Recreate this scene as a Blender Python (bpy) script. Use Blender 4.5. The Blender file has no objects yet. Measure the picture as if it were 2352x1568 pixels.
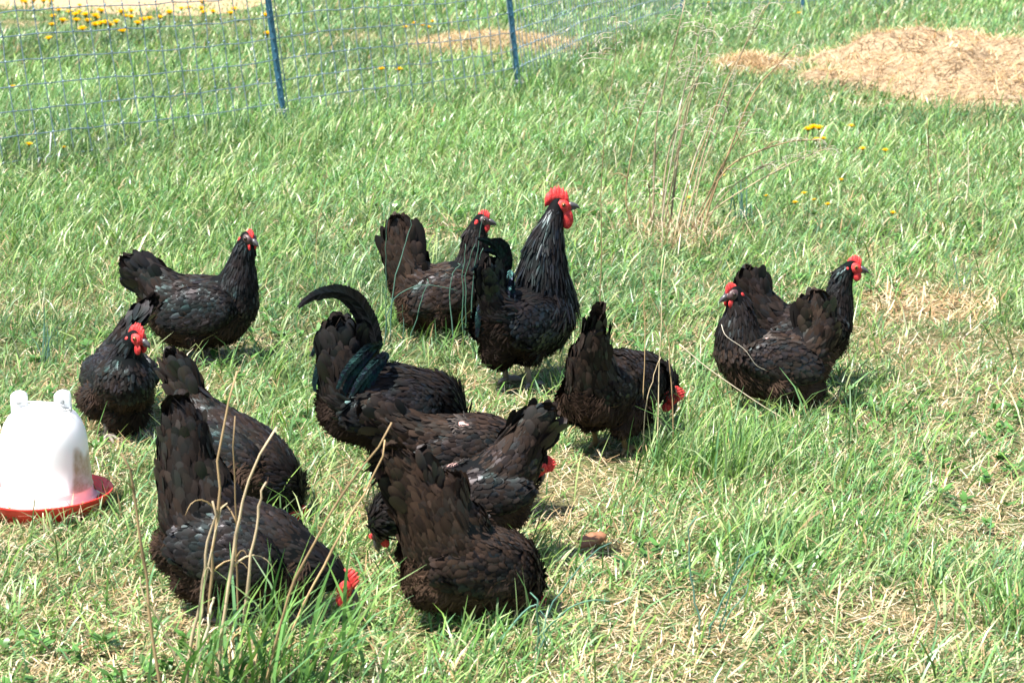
import bpy, math, random
import numpy as np
from mathutils import Vector, Matrix

rng = np.random.default_rng(7)
random.seed(7)
R = math.radians
scn = bpy.context.scene

# ------------------------------------------------------------------ camera
CAM_H = 1.4
PITCH = R(13.3)
FPX = 4500.0                      # focal length in units of a 2352 px wide frame
cam_d = bpy.data.cameras.new('camera')
cam = bpy.data.objects.new('camera', cam_d)
scn.collection.objects.link(cam)
cam.location = (0, 0, CAM_H)
cam.rotation_euler = (math.pi / 2 - PITCH, 0, 0)
cam_d.sensor_width = 22.2
cam_d.lens = FPX / 2352 * 22.2
cam_d.clip_start = 0.1
cam_d.clip_end = 1000
cam_d.dof.use_dof = True
cam_d.dof.focus_distance = 4.9
cam_d.dof.aperture_fstop = 6.3
scn.camera = cam

# ------------------------------------------------------------------ sky, sun, exposure
SUN = Vector((-0.38, -0.22, 0.90)).normalized()
world = bpy.data.worlds.new('World')
scn.world = world
world.use_nodes = True
wn = world.node_tree.nodes
sky = wn.new('ShaderNodeTexSky')
sky.sky_type = 'NISHITA'
sky.sun_disc = False
sky.sun_elevation = math.asin(SUN.z)
sky.sun_rotation = math.atan2(SUN.x, SUN.y)
bg = wn['Background']
bg.inputs['Strength'].default_value = 0.08
world.node_tree.links.new(sky.outputs[0], bg.inputs[0])
sd = bpy.data.lights.new('sun', 'SUN')
sd.energy = 5.0
sd.angle = R(0.5)
sd.color = (1.0, 0.955, 0.88)
so = bpy.data.objects.new('sun', sd)
so.rotation_euler = SUN.to_track_quat('Z', 'Y').to_euler()
scn.collection.objects.link(so)
scn.view_settings.view_transform = 'Standard'
scn.view_settings.look = 'None'
scn.view_settings.exposure = 1.42
scn.view_settings.gamma = 1.0

# ------------------------------------------------------------------ surveying: from the photograph to metres
cp, sp = math.cos(PITCH), math.sin(PITCH)


def ray(px, py):
    cx, cy = px - 1176.0, 784.0 - py
    return np.array([cx, cy * sp + FPX * cp, cy * cp - FPX * sp])


def ground(px, py, z=0.0):
    d = ray(px, py)
    return np.array([0, 0, CAM_H]) + d * ((z - CAM_H) / d[2])


def at_depth(px, py, Y):
    d = ray(px, py)
    return np.array([0, 0, CAM_H]) + d * (Y / d[1])


def on_plane(px, py, G, th):
    d = ray(px, py)
    n = np.array([-math.sin(th), math.cos(th), 0])
    o = np.array([0, 0, CAM_H])
    return o + d * (np.dot(G - o, n) / np.dot(d, n))


def px_size(P):
    """metres covered by one pixel at P"""
    return (P[1] * cp - (P[2] - CAM_H) * sp) / FPX


def project(P):
    x, y, z = P[:, 0], P[:, 1], P[:, 2] - CAM_H
    w = y * cp - z * sp
    return 1176 + x / w * FPX, 784 - (y * sp + z * cp) / w * FPX


# ------------------------------------------------------------------ helpers
def tag(o, label=None, cat=None, group=None, kind=None):
    if label: o['label'] = label
    if cat: o['category'] = cat
    if group: o['group'] = group
    if kind: o['kind'] = kind
    return o


def empty(name, loc, rz=0.0):
    o = bpy.data.objects.new(name, None)
    scn.collection.objects.link(o)
    o.location = loc
    o.rotation_euler = (0, 0, rz)
    o.empty_display_size = 0.05
    return o


def norm(a):
    return a / np.maximum(np.linalg.norm(a, axis=-1, keepdims=True), 1e-9)


class MB:
    """collects vertices, faces and per-vertex colour / gloss into ONE mesh object"""

    def __init__(s):
        s.v, s.f3, s.f4, s.c, s.g, s.m3, s.m4 = [], [], [], [], [], [], []
        s.n = 0

    def add(s, v, quads=None, tris=None, col=(0.5, 0.5, 0.5), gloss=0.5, mat=0):
        v = np.asarray(v, float).reshape(-1, 3)
        s.v.append(v)
        c = np.asarray(col, float)
        if c.ndim == 1: c = np.tile(c, (len(v), 1))
        s.c.append(c)
        g = np.asarray(gloss, float)
        if g.ndim == 0: g = np.full(len(v), float(g))
        s.g.append(g)
        if quads is not None and len(quads):
            q = np.asarray(quads, int).reshape(-1, 4) + s.n
            s.f4.append(q); s.m4.append(np.full(len(q), mat))
        if tris is not None and len(tris):
            t = np.asarray(tris, int).reshape(-1, 3) + s.n
            s.f3.append(t); s.m3.append(np.full(len(t), mat))
        s.n += len(v)

    def tube(s, pts, r, sides=6, col=(0.5, 0.5, 0.5), gloss=0.5, mat=0, flat=1.0, up=None):
        pts = np.asarray(pts, float)
        n = len(pts)
        r = np.broadcast_to(np.asarray(r, float), (n,))
        T = norm(np.gradient(pts, axis=0))
        ref = np.array([0.13, 0.97, 0.21]) if up is None else np.asarray(up, float)
        A = norm(np.cross(T, ref)); B = norm(np.cross(T, A))
        a = np.arange(sides) / sides * 2 * math.pi
        ring = (A[:, None, :] * np.cos(a)[None, :, None] + B[:, None, :] * np.sin(a)[None, :, None] * flat)
        v = (pts[:, None, :] + ring * r[:, None, None]).reshape(-1, 3)
        v = np.vstack([v, pts[0], pts[-1]])
        q, t = [], []
        for i in range(n - 1):
            for k in range(sides):
                k2 = (k + 1) % sides
                q.append((i * sides + k, i * sides + k2, (i + 1) * sides + k2, (i + 1) * sides + k))
        e0, e1 = n * sides, n * sides + 1
        for k in range(sides):
            k2 = (k + 1) % sides
            t.append((e0, k2, k)); t.append((e1, (n - 1) * sides + k, (n - 1) * sides + k2))
        c = np.asarray(col, float)
        if c.ndim == 2:
            c = np.vstack([np.repeat(c, sides, 0), c[0], c[-1]])
        s.add(v, q, t, c, gloss, mat)

    def ball(s, c, rad, axes=None, seg=12, rings=8, col=(0.5, 0.5, 0.5), gloss=0.5, mat=0, bump=0.0):
        rad = np.broadcast_to(np.asarray(rad, float), (3,))
        th = np.linspace(0, math.pi, rings + 1)[1:-1]
        ph = np.arange(seg) / seg * 2 * math.pi
        u = np.stack([np.outer(np.sin(th), np.cos(ph)), np.outer(np.sin(th), np.sin(ph)),
                      np.outer(np.cos(th), np.ones(seg))], -1).reshape(-1, 3)
        u = np.vstack([u, (0, 0, 1), (0, 0, -1)])
        if bump: u = u * (1 + rng.normal(0, bump, (len(u), 1)))
        v = u * rad
        if axes is not None: v = v @ np.asarray(axes)
        q, t = [], []
        nr = rings - 1
        for i in range(nr - 1):
            for k in range(seg):
                k2 = (k + 1) % seg
                q.append((i * seg + k, (i + 1) * seg + k, (i + 1) * seg + k2, i * seg + k2))
        top, bot = nr * seg, nr * seg + 1
        for k in range(seg):
            k2 = (k + 1) % seg
            t.append((top, k, k2)); t.append((bot, (nr - 1) * seg + k2, (nr - 1) * seg + k))
        s.add(v + np.asarray(c), q, t, col, gloss, mat)

    def build(s, name, mats, parent=None, smooth=True, origin=None):
        me = bpy.data.meshes.new(name)
        v = np.vstack(s.v)
        if origin is not None: v = v - np.asarray(origin)
        f3 = np.vstack(s.f3) if s.f3 else np.zeros((0, 3), int)
        f4 = np.vstack(s.f4) if s.f4 else np.zeros((0, 4), int)
        me.vertices.add(len(v)); me.vertices.foreach_set('co', v.astype(np.float32).ravel())
        loops = np.concatenate([f4.ravel(), f3.ravel()]).astype(np.int32)
        me.loops.add(len(loops)); me.loops.foreach_set('vertex_index', loops)
        npol = len(f4) + len(f3)
        ls = np.concatenate([np.arange(len(f4)) * 4, len(f4) * 4 + np.arange(len(f3)) * 3]).astype(np.int32)
        me.polygons.add(npol); me.polygons.foreach_set('loop_start', ls)
        me.polygons.foreach_set('use_smooth', np.full(npol, smooth))
        mi = np.concatenate((s.m4 or [np.zeros(0)]) + (s.m3 or [np.zeros(0)])).astype(np.int32)
        me.polygons.foreach_set('material_index', mi)
        at = me.attributes.new('col', 'FLOAT_COLOR', 'POINT')
        c = np.vstack(s.c); c = np.hstack([c[:, :3], np.ones((len(c), 1))]).astype(np.float32)
        at.data.foreach_set('color', c.ravel())
        ag = me.attributes.new('gloss', 'FLOAT', 'POINT')
        ag.data.foreach_set('value', np.concatenate(s.g).astype(np.float32))
        me.update(calc_edges=True)
        for m in (mats if isinstance(mats, (list, tuple)) else [mats]): me.materials.append(m)
        o = bpy.data.objects.new(name, me)
        scn.collection.objects.link(o)
        if parent is not None:
            o.parent = parent
        return o


# ------------------------------------------------------------------ materials
def mat(name):
    m = bpy.data.materials.new(name)
    m.use_nodes = True
    nt = m.node_tree
    return m, nt, nt.nodes, nt.links, nt.nodes['Principled BSDF']


def attr(nodes, name):
    a = nodes.new('ShaderNodeAttribute'); a.attribute_name = name
    return a


def mapr(nodes, links, src, a, b, c, d):
    n = nodes.new('ShaderNodeMapRange')
    n.inputs[1].default_value = a; n.inputs[2].default_value = b
    n.inputs[3].default_value = c; n.inputs[4].default_value = d
    links.new(src, n.inputs[0])
    return n.outputs[0]


def noise(nodes, scale, detail=3.0, rough=0.6):
    n = nodes.new('ShaderNodeTexNoise')
    n.inputs['Scale'].default_value = scale; n.inputs['Detail'].default_value = detail
    n.inputs['Roughness'].default_value = rough
    return n


def ramp(nodes, links, src, stops):
    r = nodes.new('ShaderNodeValToRGB')
    e = r.color_ramp.elements
    e[0].position, e[0].color = stops[0][0], (*stops[0][1], 1)
    e[1].position, e[1].color = stops[1][0], (*stops[1][1], 1)
    for p, c in stops[2:]:
        x = e.new(p); x.color = (*c, 1)
    links.new(src, r.inputs[0])
    return r.outputs[0]


# feathers: dark, glossy on the upper side, with a green-blue sheen in the gloss
M_FEATHER, nt, N, L, P = mat('black feathers')
a = attr(N, 'col'); L.new(a.outputs['Color'], P.inputs['Base Color'])
g = attr(N, 'gloss')
L.new(mapr(N, L, g.outputs['Fac'], 0, 1, 0.80, 0.38), P.inputs['Roughness'])
L.new(mapr(N, L, g.outputs['Fac'], 0, 1, 0.06, 0.58), P.inputs['Specular IOR Level'])
nz = noise(N, 18, 2)
geo = N.new('ShaderNodeNewGeometry'); L.new(geo.outputs['Position'], nz.inputs['Vector'])
L.new(ramp(N, L, nz.outputs['Fac'], [(0.35, (0.85, 0.78, 0.85)), (0.55, (0.62, 0.86, 0.9)), (0.72, (0.40, 0.9, 0.85))]),
      P.inputs['Specular Tint'])
nb = noise(N, 900, 2); L.new(geo.outputs['Position'], nb.inputs['Vector'])
bp = N.new('ShaderNodeBump'); bp.inputs['Strength'].default_value = 0.25; bp.inputs['Distance'].default_value = 0.001
L.new(nb.outputs['Fac'], bp.inputs['Height']); L.new(bp.outputs[0], P.inputs['Normal'])

# the green-glossed curved tail feathers of the cocks
M_SHEEN, nt, N, L, P = mat('green glossed feathers')
a = attr(N, 'col'); L.new(a.outputs['Color'], P.inputs['Base Color'])
nz = noise(N, 55, 3); geo = N.new('ShaderNodeNewGeometry'); L.new(geo.outputs['Position'], nz.inputs['Vector'])
L.new(mapr(N, L, nz.outputs['Fac'], .3, .7, .34, .55), P.inputs['Roughness'])
P.inputs['Specular IOR Level'].default_value = 0.7
L.new(ramp(N, L, nz.outputs['Fac'], [(0.40, (0.16, 0.2, 0.35)), (0.52, (0.12, 0.45, 0.45)), (0.68, (0.3, .85, .75))]), P.inputs['Specular Tint'])
bp = N.new('ShaderNodeBump'); bp.inputs['Strength'].default_value = 0.5; bp.inputs['Distance'].default_value = 0.002
L.new(nz.outputs['Fac'], bp.inputs['Height']); L.new(bp.outputs[0], P.inputs['Normal'])

M_RED, nt, N, L, P = mat('red comb skin')
nz = noise(N, 190, 5, .7)
tc = N.new('ShaderNodeTexCoord'); L.new(tc.outputs['Object'], nz.inputs['Vector'])
L.new(ramp(N, L, nz.outputs['Fac'], [(0.3, (0.30, 0.012, 0.014)), (0.5, (0.55, 0.035, 0.035)), (0.72, (0.70, 0.12, 0.10))]), P.inputs['Base Color'])
P.inputs['Roughness'].default_value = 0.6
P.inputs['Specular IOR Level'].default_value = 0.3
P.inputs['Subsurface Weight'].default_value = 0.25
P.inputs['Subsurface Radius'].default_value = (0.006, 0.002, 0.001)
P.inputs['Subsurface Scale'].default_value = 1.0
bp = N.new('ShaderNodeBump'); bp.inputs['Strength'].default_value = 0.5; bp.inputs['Distance'].default_value = 0.001
L.new(nz.outputs['Fac'], bp.inputs['Height']); L.new(bp.outputs[0], P.inputs['Normal'])

# generic coloured material (colour and gloss from the mesh), slight mottling
M_PAINT, nt, N, L, P = mat('horn and scale')
a = attr(N, 'col'); nz = noise(N, 120, 4); tc = N.new('ShaderNodeTexCoord'); L.new(tc.outputs['Object'], nz.inputs['Vector'])
mx = N.new('ShaderNodeMix'); mx.data_type = 'RGBA'; mx.blend_type = 'MULTIPLY'; mx.inputs[0].default_value = 0.6
L.new(a.outputs['Color'], mx.inputs[6])
L.new(ramp(N, L, nz.outputs['Fac'], [(0.3, (0.55, 0.55, 0.55)), (0.7, (1.1, 1.1, 1.1))]), mx.inputs[7])
L.new(mx.outputs[2], P.inputs['Base Color'])
g = attr(N, 'gloss'); L.new(mapr(N, L, g.outputs['Fac'], 0, 1, 0.8, 0.12), P.inputs['Roughness'])


def leaf_mat(name, trans, rough=0.45, spec=0.4):
    m, nt, N, L, P = mat(name)
    a = attr(N, 'col')
    L.new(a.outputs['Color'], P.inputs['Base Color'])
    P.inputs['Roughness'].default_value = rough
    P.inputs['Specular IOR Level'].default_value = spec
    t = N.new('ShaderNodeBsdfTranslucent')
    hs = N.new('ShaderNodeHueSaturation'); hs.inputs['Saturation'].default_value = 1.1; hs.inputs['Value'].default_value = 1.3
    L.new(a.outputs['Color'], hs.inputs['Color']); L.new(hs.outputs[0], t.inputs['Color'])
    mx = N.new('ShaderNodeMixShader'); mx.inputs[0].default_value = trans
    L.new(P.outputs[0], mx.inputs[1]); L.new(t.outputs[0], mx.inputs[2])
    L.new(mx.outputs[0], N['Material Output'].inputs[0])
    return m


M_GRASS = leaf_mat('grass blade', 0.22, 0.38, 0.5)
M_STRAW = leaf_mat('dry straw', 0.15, 0.5, 0.3)
M_PETAL = leaf_mat('yellow petals', 0.25, 0.6, 0.2)

# soil with thatch
M_GROUND, nt, N, L, P = mat('thatch and soil')
tc = N.new('ShaderNodeTexCoord')
n1 = noise(N, 1.3, 4); n2 = noise(N, 90, 5, 0.7)
L.new(tc.outputs['Object'], n1.inputs['Vector']); L.new(tc.outputs['Object'], n2.inputs['Vector'])
c1 = ramp(N, L, n2.outputs['Fac'], [(0.3, (0.08, 0.06, 0.03)), (0.5, (0.27, 0.21, 0.115)), (0.7, (0.52, 0.42, 0.26))])
c2 = ramp(N, L, n2.outputs['Fac'], [(0.3, (0.04, 0.06, 0.02)), (0.5, (0.11, 0.15, 0.05)), (0.7, (0.26, 0.27, 0.12))])
mx = N.new('ShaderNodeMix'); mx.data_type = 'RGBA'
L.new(mapr(N, L, n1.outputs['Fac'], 0.3, 0.55, 0.15, 1), mx.inputs[0]); L.new(c1, mx.inputs[6]); L.new(c2, mx.inputs[7])
L.new(mx.outputs[2], P.inputs['Base Color']); P.inputs['Roughness'].default_value = 0.95
P.inputs['Specular IOR Level'].default_value = 0.1
bp = N.new('ShaderNodeBump'); bp.inputs['Strength'].default_value = 1.0; bp.inputs['Distance'].default_value = 0.02
L.new(n2.outputs['Fac'], bp.inputs['Height']); L.new(bp.outputs[0], P.inputs['Normal'])

M_SAND, nt, N, L, P = mat('sandy dirt')
tc = N.new('ShaderNodeTexCoord'); n2 = noise(N, 14, 6, 0.7); L.new(tc.outputs['Object'], n2.inputs['Vector'])
L.new(ramp(N, L, n2.outputs['Fac'], [(0.3, (0.33, 0.22, 0.13)), (0.7, (0.50, 0.35, 0.22))]), P.inputs['Base Color'])
P.inputs['Roughness'].default_value = 1.0; P.inputs['Specular IOR Level'].default_value = 0.1
bp = N.new('ShaderNodeBump'); bp.inputs['Strength'].default_value = 0.8; bp.inputs['Distance'].default_value = 0.03
L.new(n2.outputs['Fac'], bp.inputs['Height']); L.new(bp.outputs[0], P.inputs['Normal'])

M_STRAWBED, nt, N, L, P = mat('matted straw')
tc = N.new('ShaderNodeTexCoord'); mp = N.new('ShaderNodeMapping'); mp.inputs['Scale'].default_value = (1, 4, 4)
n2 = noise(N, 22, 6, 0.75); L.new(tc.outputs['Object'], mp.inputs[0]); L.new(mp.outputs[0], n2.inputs['Vector'])
L.new(ramp(N, L, n2.outputs['Fac'], [(0.28, (0.24, 0.16, 0.09)), (0.5, (0.56, 0.41, 0.26)), (0.75, (0.70, 0.55, 0.37))]), P.inputs['Base Color'])
P.inputs['Roughness'].default_value = 0.9; P.inputs['Specular IOR Level'].default_value = 0.15
bp = N.new('ShaderNodeBump'); bp.inputs['Strength'].default_value = 1.0; bp.inputs['Distance'].default_value = 0.03
L.new(n2.outputs['Fac'], bp.inputs['Height']); L.new(bp.outputs[0], P.inputs['Normal'])

# white moulded plastic with mud splashed on one side of the jar
M_WHITE, nt, N, L, P = mat('white plastic')
tc = N.new('ShaderNodeTexCoord'); sx = N.new('ShaderNodeSeparateXYZ'); L.new(tc.outputs['Object'], sx.inputs[0])
nz = noise(N, 60, 6, 0.75); L.new(tc.outputs['Object'], nz.inputs['Vector'])
nl = noise(N, 9, 2); L.new(tc.outputs['Object'], nl.inputs['Vector'])


def math_n(op, a, b, N=N, L=L):
    m = N.new('ShaderNodeMath'); m.operation = op
    for i, x in enumerate((a, b)):
        if isinstance(x, (int, float)): m.inputs[i].default_value = x
        else: L.new(x, m.inputs[i])
    return m.outputs[0]


side = mapr(N, L, math_n('ADD', sx.outputs[0], math_n('MULTIPLY', math_n('SUBTRACT', nl.outputs['Fac'], 0.5), 0.03)), 0.072, 0.080, 0, 1)
hi = mapr(N, L, math_n('ADD', sx.outputs[2], math_n('MULTIPLY', math_n('SUBTRACT', nl.outputs['Fac'], 0.5), 0.12)), 0.135, 0.150, 1, 0)
lo = mapr(N, L, sx.outputs[2], 0.055, 0.06, 0, 1)
spk = mapr(N, L, nz.outputs['Fac'], 0.34, 0.60, 0.45, 0.9)
msk = math_n('MULTIPLY', math_n('MULTIPLY', side, hi), math_n('MULTIPLY', lo, spk))
mx = N.new('ShaderNodeMix'); mx.data_type = 'RGBA'
mx.inputs[6].default_value = (0.88, 0.865, 0.86, 1); mx.inputs[7].default_value = (0.46, 0.33, 0.20, 1)
L.new(msk, mx.inputs[0]); L.new(mx.outputs[2], P.inputs['Base Color'])
P.inputs['Roughness'].default_value = 0.35
P.inputs['Subsurface Weight'].default_value = 0.85
P.inputs['Subsurface Radius'].default_value = (0.10, 0.09, 0.09)
P.inputs['Subsurface Scale'].default_value = 1.0

M_REDPL, nt, N, L, P = mat('red plastic')
tc = N.new('ShaderNodeTexCoord'); nz = noise(N, 30, 5); L.new(tc.outputs['Object'], nz.inputs['Vector'])
L.new(ramp(N, L, nz.outputs['Fac'], [(0.35, (0.68, 0.03, 0.022)), (0.75, (0.80, 0.07, 0.05))]), P.inputs['Base Color'])
P.inputs['Roughness'].default_value = 0.4

M_POST, nt, N, L, P = mat('blue painted steel')
tc = N.new('ShaderNodeTexCoord'); sx = N.new('ShaderNodeSeparateXYZ'); L.new(tc.outputs['Object'], sx.inputs[0])
nz = noise(N, 25, 5, 0.7); L.new(tc.outputs['Object'], nz.inputs['Vector'])
rz = math_n('ADD', sx.outputs[2], math_n('MULTIPLY', nz.outputs['Fac'], 0.35), N, L)
L.new(ramp(N, L, mapr(N, L, rz, 0.30, 0.50, 0, 1), [(0.0, (0.16, 0.085, 0.05)), (0.45, (0.12, 0.11, 0.12)), (0.7, (0.036, 0.125, 0.195))]),
      P.inputs['Base Color'])
P.inputs['Roughness'].default_value = 0.45

M_WIRE, nt, N, L, P = mat('galvanised wire')
tc = N.new('ShaderNodeTexCoord'); nz = noise(N, 12, 3); L.new(tc.outputs['Object'], nz.inputs['Vector'])
L.new(ramp(N, L, nz.outputs['Fac'], [(0.3, (0.17, 0.24, 0.29)), (0.7, (0.31, 0.40, 0.46))]), P.inputs['Base Color'])
P.inputs['Metallic'].default_value = 0.35; P.inputs['Roughness'].default_value = 0.45


# ------------------------------------------------------------------ value noise for vegetation cover
_tab = rng.random((256, 256))


def vnoise(x, y, s, o=0.0):
    x = x * s + 37.3 + o; y = y * s + 11.7 + o * 1.7
    xi, yi = np.floor(x).astype(int), np.floor(y).astype(int)
    fx, fy = x - xi, y - yi
    fx = fx * fx * (3 - 2 * fx); fy = fy * fy * (3 - 2 * fy)
    g = lambda i, j: _tab[(xi + i) % 256, (yi + j) % 256]
    return (g(0, 0) * (1 - fx) + g(1, 0) * fx) * (1 - fy) + (g(0, 1) * (1 - fx) + g(1, 1) * fx) * fy


DRY = [  # bare or straw-strewn spots surveyed from the photo: centre, radii, strength
    (230, -12, 440, 34, 1.1), (40, 58, 70, 10, .8), (1130, 112, 190, 26, 1.0), (790, 98, 110, 14, .6),
    (2240, 165, 330, 72, 1.0), (1740, 155, 95, 26, .9), (1300, 100, 80, 13, .5), (2010, 235, 150, 28, .5),
    (2130, 705, 165, 52, 1.0), (2230, 900, 180, 55, .45), (1270, 1150, 120, 70, .75), (1000, 545, 70, 22, .7),
    (1290, 440, 70, 15, .6), (1960, 468, 50, 12, .7), (2080, 1440, 260, 70, .85), (2230, 1230, 160, 50, .6),
    (1500, 1430, 150, 70, .65), (560, 800, 70, 26, .7), (1530, 560, 70, 26, .7), (1400, 1080, 90, 40, .55),
    (1430, 1290, 110, 45, .5), (1180, 985, 60, 40, .6), (1800, 1340, 120, 30, .4), (880, 1210, 90, 50, .5),
    (2250, 1150, 130, 45, .5), (1250, 930, 50, 30, .3), (200, 1540, 160, 30, .2), (1950, 1330, 80, 30, .5)]
LUSH = [(650, 310, 260, 70, 1.), (1620, 1055, 190, 60, 1.1), (180, 300, 240, 80, .8), (960, 735, 170, 45, 1.),
        (1800, 1010, 90, 40, .7), (1180, 180, 200, 40, .5), (1700, 60, 250, 45, .7), (1760, 1260, 170, 60, .8),
        (2300, 1420, 90, 60, .7), (1240, 900, 70, 30, .5), (660, 850, 90, 40, .7), (100, 560, 120, 60, .4)]


def cover(x, y):
    P = np.stack([x, y, np.zeros_like(x)], 1)
    px, py = project(P)
    dry = 0.12 + 0.30 * np.clip((py - 500) / 700, 0, 1) * np.clip(0.55 + px / 1500, .5, 1)
    dry = dry + 0.9 * (vnoise(x, y, 2.1) - 0.5) * (0.3 + 0.7 * np.clip((py - 200) / 600, 0, 1)) + 0.3 * (vnoise(x, y, 7.3, 5) - 0.5)
    for cx, cy, rx, ry, st in DRY:
        d = ((px - cx) / rx) ** 2 + ((py - cy) / ry) ** 2
        dry = dry + st * np.clip(1.25 - d, 0, 1)
    lush = 0.5 * vnoise(x, y, 1.6, 9) + 0.35 * vnoise(x, y, 5.0, 3)
    for cx, cy, rx, ry, st in LUSH:
        d = ((px - cx) / rx) ** 2 + ((py - cy) / ry) ** 2
        lush = lush + st * np.clip(1.2 - d, 0, 1)
        dry = dry - 0.6 * st * np.clip(1.2 - d, 0, 1)
    return np.clip(dry, 0, 1), np.clip(lush, 0, 1.5), px, py


# ------------------------------------------------------------------ ground
def sheet(name, pts, m, z, kind='structure'):
    b = MB(); pts = np.asarray(pts, float)
    v = np.column_stack([pts[:, 0], pts[:, 1], np.full(len(pts), z)])
    c = v.mean(0)
    v = np.vstack([v, c]); n = len(pts)
    b.add(v, tris=[(i, (i + 1) % n, n) for i in range(n)])
    return tag(b.build(name, m), kind=kind)


sheet('ground', [(-150, -50), (150, -50), (150, 300), (-150, 300)], M_GROUND, 0.0)
pth = [(-700, -60), (-700, 24), (-200, 26), (0, 22), (120, 24), (300, 36), (480, 38), (560, 24), (650, -6), (820, -40), (820, -110), (-700, -110)]
sheet('dirt_path', [ground(*p)[:2] for p in pth], M_SAND, 0.004)

W_C = ground(112, 1172)           # where the drinker stands


# ------------------------------------------------------------------ grass and litter
def blades(mb, x, y, z0, Ln, Wd, az, a0, a1, col, rows=4, twist=None, taper=1.0):
    n = len(x)
    t = np.linspace(0, 1, rows)
    ang = a0[:, None] + (a1 - a0)[:, None] * t[None, :] ** 1.3
    st = Ln[:, None] / (rows - 1)
    mid = (ang[:, 1:] + ang[:, :-1]) / 2
    hx = np.concatenate([np.zeros((n, 1)), np.cumsum(np.sin(mid) * st, 1)], 1)
    hz = np.concatenate([np.zeros((n, 1)), np.cumsum(np.cos(mid) * st, 1)], 1)
    # keep drooping tips above the soil
    hz = np.maximum(hz, 0.002 - z0[:, None])
    w = Wd[:, None] * 0.5 * (np.array([0.70, 1.0, 0.8, 0.06]) if rows == 4 else np.linspace(1, 0.3, rows))[None, :]
    tw = az + math.pi / 2 if twist is None else az + math.pi / 2 + twist
    c = np.stack([x[:, None] + hx * np.cos(az)[:, None], y[:, None] + hx * np.sin(az)[:, None], z0[:, None] + hz], -1)
    s = np.stack([np.cos(tw)[:, None] * w, np.sin(tw)[:, None] * w, 0 * w], -1)
    v = np.stack([c - s, c + s], 2).reshape(n * rows * 2, 3)
    base = (np.arange(n) * rows * 2)[:, None, None]
    k = (np.arange(rows - 1) * 2)[None, :, None]
    q = (base + k + np.array([0, 1, 3, 2])[None, None, :]).reshape(-1, 4)
    cc = np.repeat(col[:, None, :], rows * 2, 1)
    # darker at the root, paler towards the end of the leaf
    tt = np.repeat(t, 2)[None, :, None]
    cc = cc * (0.82 + 0.30 * tt)
    mb.add(v, q, None, cc.reshape(-1, 3))


def scatter(y0, y1, dens, margin=0.95, slope=0.29):
    area = (y1 - y0) * 2 * (margin + slope * (y0 + y1) / 2)
    n = int(area * dens)
    y = y0 + (y1 - y0) * rng.random(n)
    x = (rng.random(n) * 2 - 1) * (margin + slope * y)
    return x, y


GREENS = np.array([(0.150, 0.285, 0.060), (0.110, 0.245, 0.060), (0.205, 0.345, 0.085), (0.120, 0.260, 0.105), (0.270, 0.385, 0.140), (0.090, 0.205, 0.05), (0.33, 0.42, 0.20)])
STRAWS = np.array([(0.60, 0.47, 0.30), (0.68, 0.55, 0.35), (0.46, 0.32, 0.17), (0.76, 0.66, 0.48), (0.55, 0.38, 0.20), (0.36, 0.25, 0.13)])


TRAMPLED = [ground(*p)[:2] for p in [(1358, 1275), (1150, 895), (1185, 900), (1400, 1045), (1390, 1065), (283, 1015), (425, 1405), (1712, 915)]]


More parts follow.
